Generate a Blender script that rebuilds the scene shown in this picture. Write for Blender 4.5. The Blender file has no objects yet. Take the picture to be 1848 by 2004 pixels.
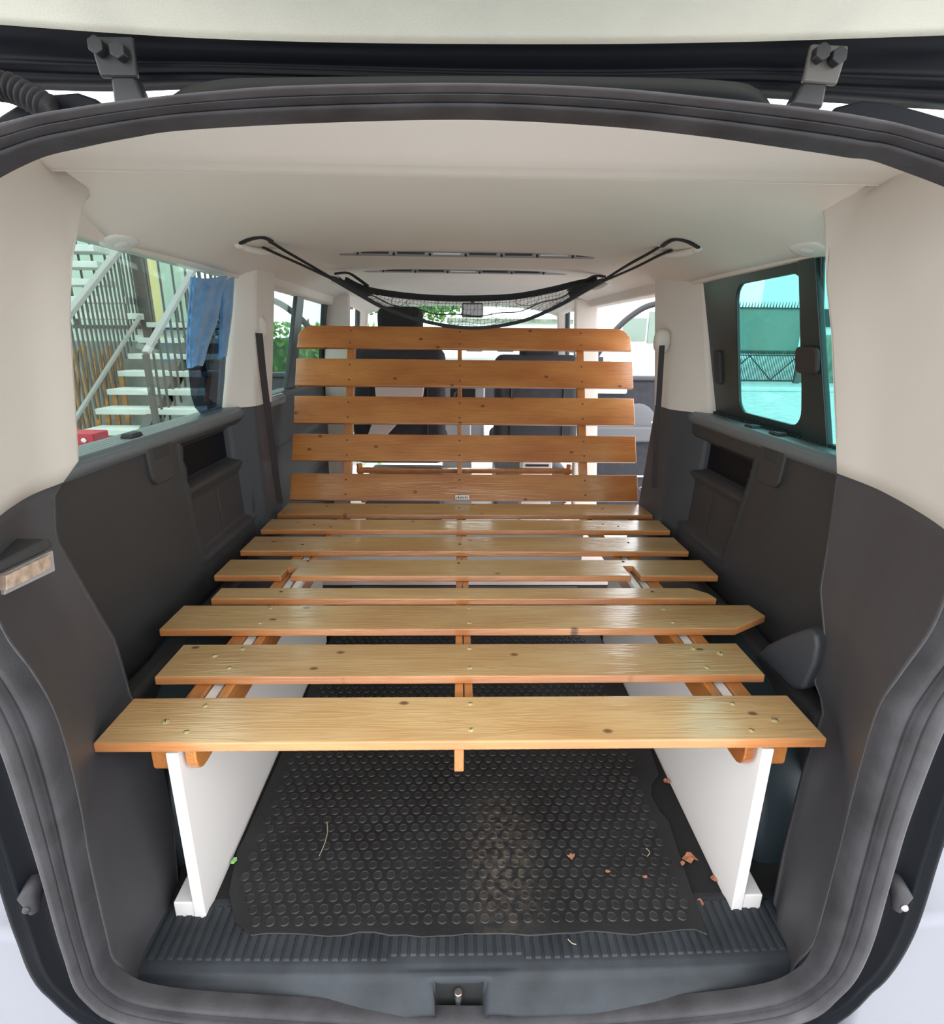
import bpy, bmesh, math, random
from mathutils import Vector, Matrix
random.seed(7)
S = bpy.context.scene
C = bpy.context.scene.collection
PI = math.pi

# ------------------------------------------------------------------ camera
PITCH, YAW, ROLL, FPX, H = 0.299, 0.0256, 0.0109, 1100.0, 1.12
fw = Vector((math.sin(YAW)*math.cos(PITCH), math.cos(YAW)*math.cos(PITCH), -math.sin(PITCH)))
rt0 = Vector((math.cos(YAW), -math.sin(YAW), 0))
dn0 = fw.cross(rt0)
rt = math.cos(ROLL)*rt0 - math.sin(ROLL)*dn0
dn = math.sin(ROLL)*rt0 + math.cos(ROLL)*dn0
cd = bpy.data.cameras.new('camera'); cam = bpy.data.objects.new('camera', cd); C.objects.link(cam)
cd.sensor_fit = 'HORIZONTAL'; cd.sensor_width = 36; cd.lens = 36*FPX/1848; cd.clip_start = 0.02; cd.clip_end = 300
mw = Matrix.Identity(4)
for i in range(3):
    mw[i][0] = rt[i]; mw[i][1] = -dn[i]; mw[i][2] = -fw[i]
mw[2][3] = H
cam.matrix_world = mw
S.camera = cam

# ------------------------------------------------------------------ light and exposure
W = bpy.data.worlds.new('sky'); S.world = W; W.use_nodes = True
nt = W.node_tree; nt.nodes.clear()
out = nt.nodes.new('ShaderNodeOutputWorld'); bg = nt.nodes.new('ShaderNodeBackground')
bg.inputs[0].default_value = (0.93, 0.97, 1.0, 1); bg.inputs[1].default_value = 1.25
nt.links.new(bg.outputs[0], out.inputs[0])
S.view_settings.view_transform = 'Standard'; S.view_settings.look = 'None'
S.view_settings.gamma = 1; S.view_settings.use_curve_mapping = False
S.view_settings.exposure = 1.78
S.cycles.max_bounces = 10; S.cycles.diffuse_bounces = 6; S.cycles.transparent_max_bounces = 16

X0 = 0.03                                  # the van's middle line
def ray(x, y):
    d = rt*((x-924)/FPX) + dn*((y-1002)/FPX) + fw
    return d
def onX(x, y, c): d = ray(x, y); return Vector((0, 0, H)) + d*(c/d.x)
def onY(x, y, c): d = ray(x, y); return Vector((0, 0, H)) + d*(c/d.y)
def onZ(x, y, c): d = ray(x, y); return Vector((0, 0, H)) + d*((c-H)/d.z)
def onP(x, y, p, n):
    d = ray(x, y); o = Vector((0, 0, H)); return o + d*((p-o).dot(n)/d.dot(n))

# ------------------------------------------------------------------ materials
def mat(name, col, rough=0.5, metal=0.0, bump=0.0, bscale=60.0, var=0.0, vscale=8.0, coat=0.0, emis=None, spec=None, sheen=0.0):
    m = bpy.data.materials.new(name); m.use_nodes = True
    n = m.node_tree; b = n.nodes['Principled BSDF']
    b.inputs['Base Color'].default_value = (*col, 1); b.inputs['Roughness'].default_value = rough
    b.inputs['Metallic'].default_value = metal
    if coat: b.inputs['Coat Weight'].default_value = coat; b.inputs['Coat Roughness'].default_value = 0.12
    if spec is not None: b.inputs['Specular IOR Level'].default_value = spec
    if sheen: b.inputs['Sheen Weight'].default_value = sheen
    tc = n.nodes.new('ShaderNodeTexCoord')
    if var:
        t = n.nodes.new('ShaderNodeTexNoise'); t.inputs['Scale'].default_value = vscale; t.inputs['Detail'].default_value = 5
        n.links.new(tc.outputs['Object'], t.inputs['Vector'])
        r = n.nodes.new('ShaderNodeValToRGB')
        r.color_ramp.elements[0].position = .3; r.color_ramp.elements[1].position = .7
        r.color_ramp.elements[0].color = (*[c*(1-var) for c in col], 1)
        r.color_ramp.elements[1].color = (*[min(1, c*(1+var)) for c in col], 1)
        n.links.new(t.outputs['Fac'], r.inputs[0]); n.links.new(r.outputs[0], b.inputs['Base Color'])
    if bump:
        t = n.nodes.new('ShaderNodeTexNoise'); t.inputs['Scale'].default_value = bscale; t.inputs['Detail'].default_value = 3
        n.links.new(tc.outputs['Object'], t.inputs['Vector'])
        bp = n.nodes.new('ShaderNodeBump'); bp.inputs['Strength'].default_value = bump; bp.inputs['Distance'].default_value = .002
        n.links.new(t.outputs['Fac'], bp.inputs['Height']); n.links.new(bp.outputs[0], b.inputs['Normal'])
    return m

def wood(name, light, mid, dark, axis='X', knots=True):
    m = bpy.data.materials.new(name); m.use_nodes = True
    n = m.node_tree; b = n.nodes['Principled BSDF']; L = n.links.new
    tc = n.nodes.new('ShaderNodeTexCoord'); oi = n.nodes.new('ShaderNodeObjectInfo')
    ad = n.nodes.new('ShaderNodeVectorMath'); ad.operation = 'ADD'
    cmb = n.nodes.new('ShaderNodeCombineXYZ')
    mu = n.nodes.new('ShaderNodeMath'); mu.operation = 'MULTIPLY'; mu.inputs[1].default_value = 37
    L(oi.outputs['Random'], mu.inputs[0])
    for i in range(3): L(mu.outputs[0], cmb.inputs[i])
    L(tc.outputs['Object'], ad.inputs[0]); L(cmb.outputs[0], ad.inputs[1])
    mp = n.nodes.new('ShaderNodeMapping')
    mp.inputs['Scale'].default_value = (1.1, 17, 17) if axis == 'X' else (17, 1.1, 17)
    L(ad.outputs[0], mp.inputs['Vector'])
    n1 = n.nodes.new('ShaderNodeTexNoise'); n1.inputs['Scale'].default_value = 1.6; n1.inputs['Detail'].default_value = 3; n1.inputs['Distortion'].default_value = .9
    L(mp.outputs[0], n1.inputs['Vector'])
    # growth rings: sine of stretched noise
    m2 = n.nodes.new('ShaderNodeMath'); m2.operation = 'MULTIPLY'; m2.inputs[1].default_value = 46
    s = n.nodes.new('ShaderNodeMath'); s.operation = 'SINE'; L(n1.outputs['Fac'], m2.inputs[0]); L(m2.outputs[0], s.inputs[0])
    mr = n.nodes.new('ShaderNodeMapRange'); mr.inputs['From Min'].default_value = -1; mr.inputs['From Max'].default_value = 1
    L(s.outputs[0], mr.inputs['Value'])
    n2 = n.nodes.new('ShaderNodeTexNoise'); n2.inputs['Scale'].default_value = 3.2; n2.inputs['Detail'].default_value = 6
    mp2 = n.nodes.new('ShaderNodeMapping'); mp2.inputs['Scale'].default_value = (.9, 3, 3) if axis == 'X' else (3, .9, 3)
    L(ad.outputs[0], mp2.inputs['Vector']); L(mp2.outputs[0], n2.inputs['Vector'])
    n3 = n.nodes.new('ShaderNodeTexNoise'); n3.inputs['Scale'].default_value = 9; n3.inputs['Detail'].default_value = 4
    mp3 = n.nodes.new('ShaderNodeMapping'); mp3.inputs['Scale'].default_value = (1, 40, 40) if axis == 'X' else (40, 1, 40)
    L(ad.outputs[0], mp3.inputs['Vector']); L(mp3.outputs[0], n3.inputs['Vector'])
    r = n.nodes.new('ShaderNodeValToRGB'); e = r.color_ramp.elements
    e[0].position = .36; e[0].color = (*light, 1); e[1].position = .66; e[1].color = (*mid, 1)
    L(n2.outputs['Fac'], r.inputs[0])
    mx = n.nodes.new('ShaderNodeMixRGB'); mx.blend_type = 'MULTIPLY'
    mm = n.nodes.new('ShaderNodeMath'); mm.operation = 'MULTIPLY'; mm.inputs[1].default_value = .24
    L(mr.outputs[0], mm.inputs[0]); L(mm.outputs[0], mx.inputs[0]); L(r.outputs[0], mx.inputs[1]); mx.inputs[2].default_value = (.72, .60, .50, 1)
    mx3 = n.nodes.new('ShaderNodeMixRGB'); mx3.blend_type = 'MULTIPLY'
    m3 = n.nodes.new('ShaderNodeMapRange'); m3.inputs['From Min'].default_value = .5; m3.inputs['From Max'].default_value = .8; m3.inputs['To Max'].default_value = .45
    L(n3.outputs['Fac'], m3.inputs['Value']); L(m3.outputs[0], mx3.inputs[0]); L(mx.outputs[0], mx3.inputs[1]); mx3.inputs[2].default_value = (.6, .42, .3, 1)
    last = mx3
    if knots:
        vo = n.nodes.new('ShaderNodeTexVoronoi'); vo.voronoi_dimensions = '2D'; vo.inputs['Scale'].default_value = 4.6
        mp4 = n.nodes.new('ShaderNodeMapping'); mp4.inputs['Scale'].default_value = (.8, 1.2, .0)
        if axis != 'X': mp4.inputs['Scale'].default_value = (1.2, .8, 0)
        L(ad.outputs[0], mp4.inputs['Vector']); L(mp4.outputs[0], vo.inputs['Vector'])
        m4 = n.nodes.new('ShaderNodeMapRange'); m4.inputs['From Min'].default_value = .020; m4.inputs['From Max'].default_value = .045
        m4.inputs['To Min'].default_value = .85; m4.inputs['To Max'].default_value = 0
        L(vo.outputs['Distance'], m4.inputs['Value'])
        mx4 = n.nodes.new('ShaderNodeMixRGB'); L(m4.outputs[0], mx4.inputs[0]); L(last.outputs[0], mx4.inputs[1]); mx4.inputs[2].default_value = (*dark, 1)
        last = mx4
    hs = n.nodes.new('ShaderNodeHueSaturation')
    vr = n.nodes.new('ShaderNodeMapRange'); vr.inputs['To Min'].default_value = .88; vr.inputs['To Max'].default_value = 1.1
    L(oi.outputs['Random'], vr.inputs['Value']); L(vr.outputs[0], hs.inputs['Value']); L(last.outputs[0], hs.inputs['Color'])
    L(hs.outputs[0], b.inputs['Base Color'])
    b.inputs['Roughness'].default_value = .30; b.inputs['Coat Weight'].default_value = .8; b.inputs['Coat Roughness'].default_value = .12
    bp = n.nodes.new('ShaderNodeBump'); bp.inputs['Strength'].default_value = .22; bp.inputs['Distance'].default_value = .0012
    L(mr.outputs[0], bp.inputs['Height']); L(bp.outputs[0], b.inputs['Normal']); L(bp.outputs[0], b.inputs['Coat Normal'])
    return m

def glass(name, tint, refl=0.08):
    m = bpy.data.materials.new(name); m.use_nodes = True
    n = m.node_tree; n.nodes.clear(); L = n.links.new
    o = n.nodes.new('ShaderNodeOutputMaterial'); t = n.nodes.new('ShaderNodeBsdfTransparent'); g = n.nodes.new('ShaderNodeBsdfGlossy')
    t.inputs[0].default_value = (*tint, 1); g.inputs['Roughness'].default_value = .02
    lw = n.nodes.new('ShaderNodeLayerWeight'); lw.inputs[0].default_value = .5
    pw = n.nodes.new('ShaderNodeMath'); pw.operation = 'POWER'; pw.inputs[1].default_value = 5; L(lw.outputs['Facing'], pw.inputs[0])
    ma = n.nodes.new('ShaderNodeMath'); ma.operation = 'MULTIPLY_ADD'; ma.inputs[1].default_value = .7; ma.inputs[2].default_value = .03; L(pw.outputs[0], ma.inputs[0])
    mx = n.nodes.new('ShaderNodeMixShader'); L(ma.outputs[0], mx.inputs[0]); L(t.outputs[0], mx.inputs[1]); L(g.outputs[0], mx.inputs[2])
    L(mx.outputs[0], o.inputs[0]); return m

M = {}
M['wood'] = wood('varnished pine', (.60, .395, .185), (.50, .285, .115), (.10, .03, .008))
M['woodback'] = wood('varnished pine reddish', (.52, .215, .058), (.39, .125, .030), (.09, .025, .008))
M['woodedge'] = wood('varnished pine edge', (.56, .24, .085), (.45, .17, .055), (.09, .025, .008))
M['woodY'] = wood('varnished pine rail', (.55, .22, .055), (.42, .14, .035), (.09, .025, .008), axis='Y', knots=False)
M['white'] = mat('white laminate', (.80, .76, .74), .38, bump=.05, bscale=30)
M['beige'] = mat('beige moulded plastic', (.66, .60, .545), .62, bump=.10, bscale=900, var=.02, vscale=3)
M['headliner'] = mat('beige woven headliner', (.72, .665, .61), .85, bump=.18, bscale=700, var=.03, vscale=2)
M['tgpanel'] = mat('pale grey tailgate lining', (.66, .66, .58), .8, bump=.3, bscale=500, var=.03, vscale=14)
M['dark'] = mat('charcoal grained plastic', (.038, .036, .038), .48, bump=.35, bscale=1100, var=.10, vscale=3)
M['quarter'] = mat('charcoal quarter plastic', (.058, .055, .060), .46, bump=.3, bscale=1000, var=.08, vscale=3)
M['header'] = mat('pale header board', (.78, .73, .68), .6, bump=.1, bscale=900)
M['ledge'] = mat('grooved ledge plastic', (.13, .145, .155), .30, bump=.2, bscale=900)
M['worn'] = mat('hinge steel painted lit', (.10, .092, .086), .45, metal=.4)  # paler steel for the right hinge: the light it catches is put into the colour
M['kerbgrey'] = mat('grey concrete', (.26, .27, .25), .9, bump=.4, bscale=20, var=.2)
M['arch'] = mat('blue black arch cover', (.030, .045, .055), .5, bump=.2, bscale=400)
M['darkblue'] = mat('charcoal plastic trim', (.048, .050, .058), .50, bump=.3, bscale=900)
M['sill'] = mat('dusty charcoal sill plastic', (.030, .034, .040), .55, spec=.28, bump=.3, bscale=700, var=.35, vscale=9)
M['rubber'] = mat('dusty black rubber seal', (.036, .034, .037), .55, spec=.3, bump=.25, bscale=160, var=.35, vscale=14)
M['rubberlight'] = mat('worn rubber', (.062, .058, .062), .42, spec=.4, bump=.2, bscale=160, var=.25, vscale=18)
M['paint'] = mat('black metal paint', (.005, .006, .009), .45, spec=.12, bump=.05, bscale=30)
M['satin'] = mat('satin black steel', (.035, .035, .038), .38, metal=.5)
M['steel'] = mat('zinc steel', (.55, .52, .50), .3, metal=1)
M['brass'] = mat('brass screw', (.70, .56, .28), .38, metal=.55)
M['nail'] = mat('dark recessed screw', (.10, .04, .02), .5, metal=.3)
M['mat'] = mat('black rubber mat', (.013, .013, .014), .55, bump=.35, bscale=130, var=.45, vscale=7)
def stain(m, c, col, rad):
    n = m.node_tree; b = n.nodes['Principled BSDF']; L = n.links.new
    tc = n.nodes.new('ShaderNodeTexCoord'); sb = n.nodes.new('ShaderNodeVectorMath'); sb.operation = 'SUBTRACT'; sb.inputs[1].default_value = c
    L(tc.outputs['Object'], sb.inputs[0]); sc = n.nodes.new('ShaderNodeVectorMath'); sc.operation = 'MULTIPLY'; sc.inputs[1].default_value = (1/rad[0], 1/rad[1], 0)
    L(sb.outputs[0], sc.inputs[0]); ln = n.nodes.new('ShaderNodeVectorMath'); ln.operation = 'LENGTH'; L(sc.outputs[0], ln.inputs[0])
    mr = n.nodes.new('ShaderNodeMapRange'); mr.inputs['From Min'].default_value = 1; mr.inputs['From Max'].default_value = 0; L(ln.outputs['Value'], mr.inputs['Value'])
    no = n.nodes.new('ShaderNodeTexNoise'); no.inputs['Scale'].default_value = 70; no.inputs['Detail'].default_value = 6; L(tc.outputs['Object'], no.inputs['Vector'])
    m2 = n.nodes.new('ShaderNodeMapRange'); m2.inputs['From Min'].default_value = .42; m2.inputs['From Max'].default_value = .62; L(no.outputs['Fac'], m2.inputs['Value'])
    mu = n.nodes.new('ShaderNodeMath'); mu.operation = 'MULTIPLY'; L(mr.outputs[0], mu.inputs[0]); L(m2.outputs[0], mu.inputs[1])
    mx = n.nodes.new('ShaderNodeMixRGB'); mx.inputs[2].default_value = (*col, 1); L(mu.outputs[0], mx.inputs[0])
    src = b.inputs['Base Color'].links[0].from_socket; L(src, mx.inputs[1]); L(mx.outputs[0], b.inputs['Base Color'])
M['stud'] = mat('worn stud rubber', (.020, .020, .021), .5, bump=.2, bscale=200, var=.4, vscale=9)
stain(M['mat'], (.10, .98, 0), (.075, .060, .048), (.11, .26)); stain(M['stud'], (.10, .98, 0), (.10, .08, .062), (.11, .26))
M['carpet'] = mat('black floor felt', (.010, .010, .010), .95, bump=.5, bscale=300)
M['vinyl'] = mat('pale pink grey floor vinyl', (.62, .50, .47), .4, var=.06, vscale=5)
M['belt'] = mat('dark brown seat belt webbing', (.035, .025, .024), .7, bump=.4, bscale=500)
M['net'] = mat('black nylon net', (.008, .008, .010), .7)
M['seat'] = mat('dark grey seat fabric', (.035, .035, .042), .9, bump=.5, bscale=500, var=.2, vscale=20)
M['seatblack'] = mat('black headrest', (.012, .012, .014), .8, bump=.4, bscale=500)
M['dash'] = mat('grey dashboard plastic', (.12, .12, .13), .5, bump=.2, bscale=600)
M['silver'] = mat('silver plastic', (.5, .5, .52), .35, metal=.4)
M['lamp'] = mat('lamp lens', (.72, .74, .70), .25)
M['amber'] = mat('ribbed amber lens', (.40, .29, .22), .3, var=.4, vscale=60)
M['slot'] = mat('grey vent slot', (.30, .29, .29), .6)
M['darkslot'] = mat('dark vent slot', (.03, .03, .03), .7)
M['towel'] = mat('blue towelling', (.11, .27, .50), .95, bump=.8, bscale=220, var=.2, vscale=14, sheen=.3)
M['shade'] = glass('smoked film', (.30, .35, .43))
M['gl'] = glass('privacy glass pale green', (.60, .68, .65))
M['gr'] = glass('privacy glass teal', (.44, .745, .725))
M['gclear'] = glass('clear glass', (.90, .95, .93))
M['frameblack'] = mat('black window frame', (.016, .030, .031), .35, bump=.1)
M['leaf'] = mat('dry brown leaf', (.42, .17, .09), .8, var=.3, vscale=60)
M['greenleaf'] = mat('green leaf', (.25, .5, .15), .7)
M['straw'] = mat('dry straw', (.42, .36, .24), .8)
M['label'] = mat('white paper label', (.75, .74, .72), .6)
M['ink'] = mat('black ink', (.02, .02, .02), .6)
M['red'] = mat('red lamp plastic', (.35, .02, .03), .2, coat=.5)
M['redbox'] = mat('red plastic', (.5, .03, .05), .5)
M['ground'] = mat('pale asphalt', (.48, .47, .46), .85, bump=.5, bscale=40, var=.2, vscale=6)
M['concrete'] = mat('white concrete tread', (.66, .68, .64), .8, bump=.4, bscale=60, var=.06)
M['railsteel'] = mat('grey brown steel', (.12, .108, .10), .5, metal=.2)
M['handrail'] = mat('pale grey handrail', (.36, .33, .32), .5)
M['yellow'] = mat('cream yellow plaster', (.72, .62, .30), .9, bump=.2, bscale=30)
M['mint'] = mat('pale mint plaster', (.50, .60, .52), .9, bump=.2, bscale=20, var=.06)
M['plank'] = mat('orange brown plank', (.32, .15, .05), .8, var=.4, vscale=9)
M['hedge'] = mat('green hedge leaves', (.05, .16, .04), .7, var=.5, vscale=8)
M['hedge2'] = mat('light green leaves', (.16, .34, .09), .7, var=.4, vscale=8)
M['sheet'] = mat('grey green sheeting', (.18, .24, .20), .8, var=.12, vscale=.6)
M['plaster'] = mat('white plaster house', (.70, .70, .68), .9, bump=.2, bscale=10)
M['stone'] = mat('mossy stone', (.20, .24, .18), .9, bump=.6, bscale=9, var=.4, vscale=3)
M['carwhite'] = mat('white car paint', (.8, .8, .8), .25, coat=.6)
M['tyre'] = mat('tyre rubber', (.02, .02, .02), .7)
M['bumper'] = mat('grey bumper plastic', (.22, .22, .25), .5, bump=.2, bscale=400)
M['cloth'] = mat('pale pink cloth', (.72, .62, .60), .8, bump=.3, bscale=200)

# ------------------------------------------------------------------ mesh helpers
class MB:
    def __init__(s): s.v = []; s.f = []
    def add(s, vs, fs):
        o = len(s.v); s.v += [tuple(v) for v in vs]; s.f += [tuple(i+o for i in f) for f in fs]; return s
    def box(s, x0, x1, y0, y1, z0, z1):
        v = [(x, y, z) for x in (x0, x1) for y in (y0, y1) for z in (z0, z1)]
        return s.add(v, [(0, 1, 3, 2), (4, 6, 7, 5), (0, 4, 5, 1), (2, 3, 7, 6), (0, 2, 6, 4), (1, 5, 7, 3)])
    def hexa(s, a, b):          # two matching quads
        return s.add(list(a)+list(b), [(3, 2, 1, 0), (4, 5, 6, 7), (0, 1, 5, 4), (1, 2, 6, 5), (2, 3, 7, 6), (3, 0, 4, 7)])
    def prism(s, poly, ax, a0, a1):
        n = len(poly)
        def mk(p, a):
            if ax == 'X': return (a, p[0], p[1])
            if ax == 'Y': return (p[0], a, p[1])
            return (p[0], p[1], a)
        v = [mk(p, a0) for p in poly]+[mk(p, a1) for p in poly]
        return s.add(v, [tuple(range(n))[::-1], tuple(range(n, 2*n))]+[(i, (i+1) % n, n+(i+1) % n, n+i) for i in range(n)])
    def bar(s, p, q, w, h, up=(0, 0, 1)):
        p = Vector(p); q = Vector(q); d = (q-p).normalized(); u = Vector(up)
        sd = d.cross(u)
        if sd.length < 1e-3: sd = d.cross(Vector((1, 0, 0)))
        sd.normalize(); u = sd.cross(d)
        c = [(-1, -1), (1, -1), (1, 1), (-1, 1)]
        return s.hexa([p+sd*(w/2*a)+u*(h/2*b) for a, b in c], [q+sd*(w/2*a)+u*(h/2*b) for a, b in c])
    def tube(s, pts, r, n=8, closed=False, caps=True):
        pts = [Vector(p) for p in pts]; m = len(pts); rings = []
        ref = Vector((0, 0, 1))
        vs = []
        for i, p in enumerate(pts):
            a = pts[(i-1) % m] if (closed or i > 0) else p; b = pts[(i+1) % m] if (closed or i < m-1) else p
            d = (b-a).normalized()
            u = ref - d*ref.dot(d)
            if u.length < .05: u = Vector((1, 0, 0)) - d*d.x
            u.normalize(); w = d.cross(u); ref = u
            rr = r[i] if isinstance(r, (list, tuple)) else r
            for k in range(n):
                t = 2*PI*k/n; vs.append(p+(u*math.cos(t)+w*math.sin(t))*rr)
        fs = []
        for i in range(m if closed else m-1):
            for k in range(n):
                j = (i+1) % m
                fs.append((i*n+k, i*n+(k+1) % n, j*n+(k+1) % n, j*n+k))
        if caps and not closed:
            fs.append(tuple(range(n))[::-1]); fs.append(tuple((m-1)*n+k for k in range(n)))
        return s.add(vs, fs)
    def cyl(s, p, q, r, n=14): return s.tube([p, q], r, n)
    def grid(s, rows, closed=False):
        m = len(rows[0]); vs = [p for r in rows for p in r]; fs = []
        for i in range(len(rows)-1):
            for j in range(m if closed else m-1):
                k = (j+1) % m
                fs.append((i*m+j, i*m+k, (i+1)*m+k, (i+1)*m+j))
        return s.add(vs, fs)
    def dome(s, c, r, h, nrm=(0, 0, 1), n=12):
        nrm = Vector(nrm).normalized(); a = nrm.orthogonal().normalized(); b = nrm.cross(a); c = Vector(c)
        rows = []
        for t in (0, .5, .85): rows.append([c+nrm*(h*math.sin(t*PI/2))+(a*math.cos(2*PI*k/n)+b*math.sin(2*PI*k/n))*r*math.cos(t*PI/2) for k in range(n)])
        s.grid(rows, True); s.add(rows[-1], [tuple(range(n))]); return s
    def ell(s, c, rad, nu=16, nv=10, p=1.0):
        rows = []
        for i in range(nv+1):
            th = PI*i/nv-PI/2
            row = []
            for k in range(nu):
                ph = 2*PI*k/nu
                f = lambda a: math.copysign(abs(a)**p, a)
                row.append((c[0]+rad[0]*f(math.cos(th))*f(math.cos(ph)), c[1]+rad[1]*f(math.cos(th))*f(math.sin(ph)), c[2]+rad[2]*f(math.sin(th))))
            rows.append(row)
        return s.grid(rows, True)
    def build(s, name, m, parent=None, smooth=False, bevel=0, solid=0, seg=2, soff=0):
        me = bpy.data.meshes.new(name); me.from_pydata(s.v, [], s.f)
        bm = bmesh.new(); bm.from_mesh(me)
        if not solid: bmesh.ops.recalc_face_normals(bm, faces=bm.faces)
        bm.to_mesh(me); bm.free()
        if isinstance(m, str): m = M[m]
        me.materials.append(m)
        o = bpy.data.objects.new(name, me); C.objects.link(o)
        if parent: o.parent = parent
        if smooth:
            me.polygons.foreach_set('use_smooth', [True]*len(me.polygons))
        if solid:
            md = o.modifiers.new('solid', 'SOLIDIFY'); md.thickness = solid; md.offset = soff
        if bevel:
            md = o.modifiers.new('bevel', 'BEVEL'); md.width = bevel; md.segments = seg; md.limit_method = 'ANGLE'; md.angle_limit = math.radians(35)
            md.harden_normals = False
            me.polygons.foreach_set('use_smooth', [True]*len(me.polygons))
            w = o.modifiers.new('wn', 'WEIGHTED_NORMAL'); w.keep_sharp = True
        return o

def tag(o, label=None, cat=None, group=None, kind=None):
    if label: o['label'] = label
    if cat: o['category'] = cat
    if group: o['group'] = group
    if kind: o['kind'] = kind
    return o
def thing(name, label, cat, loc=(0, 0, 0), group=None):
    o = bpy.data.objects.new(name, None); C.objects.link(o); o.location = loc
    o.empty_display_size = .05
    return tag(o, label, cat, group)
def kid(ob, parent):
    """parent keeping world place (parents only carry a translation)"""
    ob.parent = parent; ob.matrix_parent_inverse = Matrix.Translation(-Vector(parent.location)); return ob
def struct(o, label=None): return tag(o, label, None, None, 'structure')

def catmull(pts, n=6, closed=False):
    pts = [Vector(p) for p in pts]; m = len(pts); o = []
    for i in range(m if closed else m-1):
        if closed: a, b, c, d = pts[(i-1) % m], pts[i], pts[(i+1) % m], pts[(i+2) % m]
        else: a, b, c, d = pts[max(i-1, 0)], pts[i], pts[i+1], pts[min(i+2, m-1)]
        for k in range(n):
            t = k/n
            o.append(.5*((2*b)+(c-a)*t+(2*a-5*b+4*c-d)*t*t+(3*b-a-3*c+d)*t**3))
    if not closed: o.append(pts[-1])
    return o
def resample(pts, n):
    pts = [Vector(p) for p in pts]; L = [0]
    for a, b in zip(pts, pts[1:]): L.append(L[-1]+(b-a).length)
    o = []; j = 0
    for i in range(n):
        t = L[-1]*i/(n-1)
        while j < len(pts)-2 and L[j+1] < t: j += 1
        u = (t-L[j])/max(1e-9, L[j+1]-L[j]); o.append(pts[j].lerp(pts[j+1], min(1, u)))
    return o
def sm(a, b, x):
    t = max(0, min(1, (x-a)/(b-a))); return t*t*(3-2*t)
def lerp(a, b, t): return a+(b-a)*t
def tab(x, xs, ys):
    if x <= xs[0]: return ys[0]
    for i in range(len(xs)-1):
        if x <= xs[i+1]: return lerp(ys[i], ys[i+1], (x-xs[i])/(xs[i+1]-xs[i]))
    return ys[-1]

# ================================================================== THE SETTING
# ---- outside ground
g = MB(); g.box(-40, 60, -12, 60, -.70, -.60); struct(g.build('floor_outside', 'ground'), 'pale asphalt outside the van')

# ---- van floor
f = MB(); f.box(-.80, .86, .845, 2.45, -.06, 0); fl = struct(f.build('floor', 'carpet'), 'black felt van floor')
f = MB(); f.box(-.80, .84, 2.45, 4.4, -.06, 0.002); kid(f.build('front_floor', 'vinyl'), fl)['label'] = 'pale pinkish vinyl floor'

# ---- rear threshold sill (ribbed) with latch recess
sl = MB()
prof = [(.905, -.006), (.875, .004), (.765, .002), (.752, -.003), (.744, -.012), (.730, -.022), (.716, -.034), (.708, -.045), (.720, -.070)]
xs = [lerp(-.63, .69, i/132) for i in range(133)]
def recess(x, y):   # latch pocket in the middle
    a = sm(-.052, -.040, x-.005)*(1-sm(.040, .052, x-.005)); return a
rows = []
dense = []
for a, b in zip(prof, prof[1:]):
    for k in range(5): dense.append((lerp(a[0], b[0], k/5), lerp(a[1], b[1], k/5)))
dense.append(prof[-1])
for (y, z) in dense:
    row = []
    for x in xs:
        bow = .010*(1-((x-X0)/.62)**2)          # the lip bows towards the camera in the middle
        k = sm(.80, .74, y) if y < .80 else 0
        yy = y - bow*(1-sm(.74, .80, y))
        zz = z
        r = recess(x, y)
        r2 = r*sm(.7445, .7425, y)*sm(.698, .703, y)
        zz -= .055*r2
        # raised hood round the latch pocket
        hood = sm(-.13, -.07, x-.005)*(1-sm(.07, .13, x-.005))
        zz += .009*hood*sm(.758, .742, y)*sm(.695, .715, y)*(1-r2)
        xx = X0+(x-X0)*(1-.13*sm(.775, .70, y))
        row.append((xx if r == 0 else x, yy, zz))
    rows.append(row)
sl.grid(rows)
_s = sl.build('trim_1', 'sill', smooth=True, solid=.003)
_s.data.materials.append(M['carpet'])
for pg in _s.data.polygons:
    c_ = pg.center
    if abs(c_.x-.005) < .0475 and .698 < c_.y+.010 < .7445: pg.material_index = 1  # pocket faces set to the floor's black: shade of the recess painted in
sill = struct(_s, 'dark ribbed rear threshold plate')
rb = MB()
x = -.592
while x < .655:
    edge = abs(x-X0)
    y0 = .770 + (0.008 if abs(x-.005) < .13 else 0) - .010*(1-((x-X0)/.62)**2)
    rb.prism([(y0, .0035), (y0+.004, .0068), (.868, .0085), (.875, .0035)], 'X', x-.0062, x+.0062)
    x += .0182
r_ = rb.build('rib', 'sill', bevel=.0012, seg=1); kid(r_, sill); r_['kind'] = 'stuff'
# latch striker inside the pocket
t = thing('latch_striker', 'small metal latch striker pin in the rear sill pocket', 'latch', (.008, .715, -.07))
kid(MB().cyl((.003, .722, -.07), (.003, .722, -.030), .0055).build('pin', 'satin', smooth=False, bevel=.001), t)
kid(MB().cyl((.003, .722, -.036), (.003, .722, -.018), .0075).build('pin_head', 'steel', bevel=.0015), t)['label'] = 'bright steel cap'
kid(MB().box(-.02, .034, .712, .735, -.076, -.066).build('plate', 'satin', bevel=.002), t)

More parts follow.
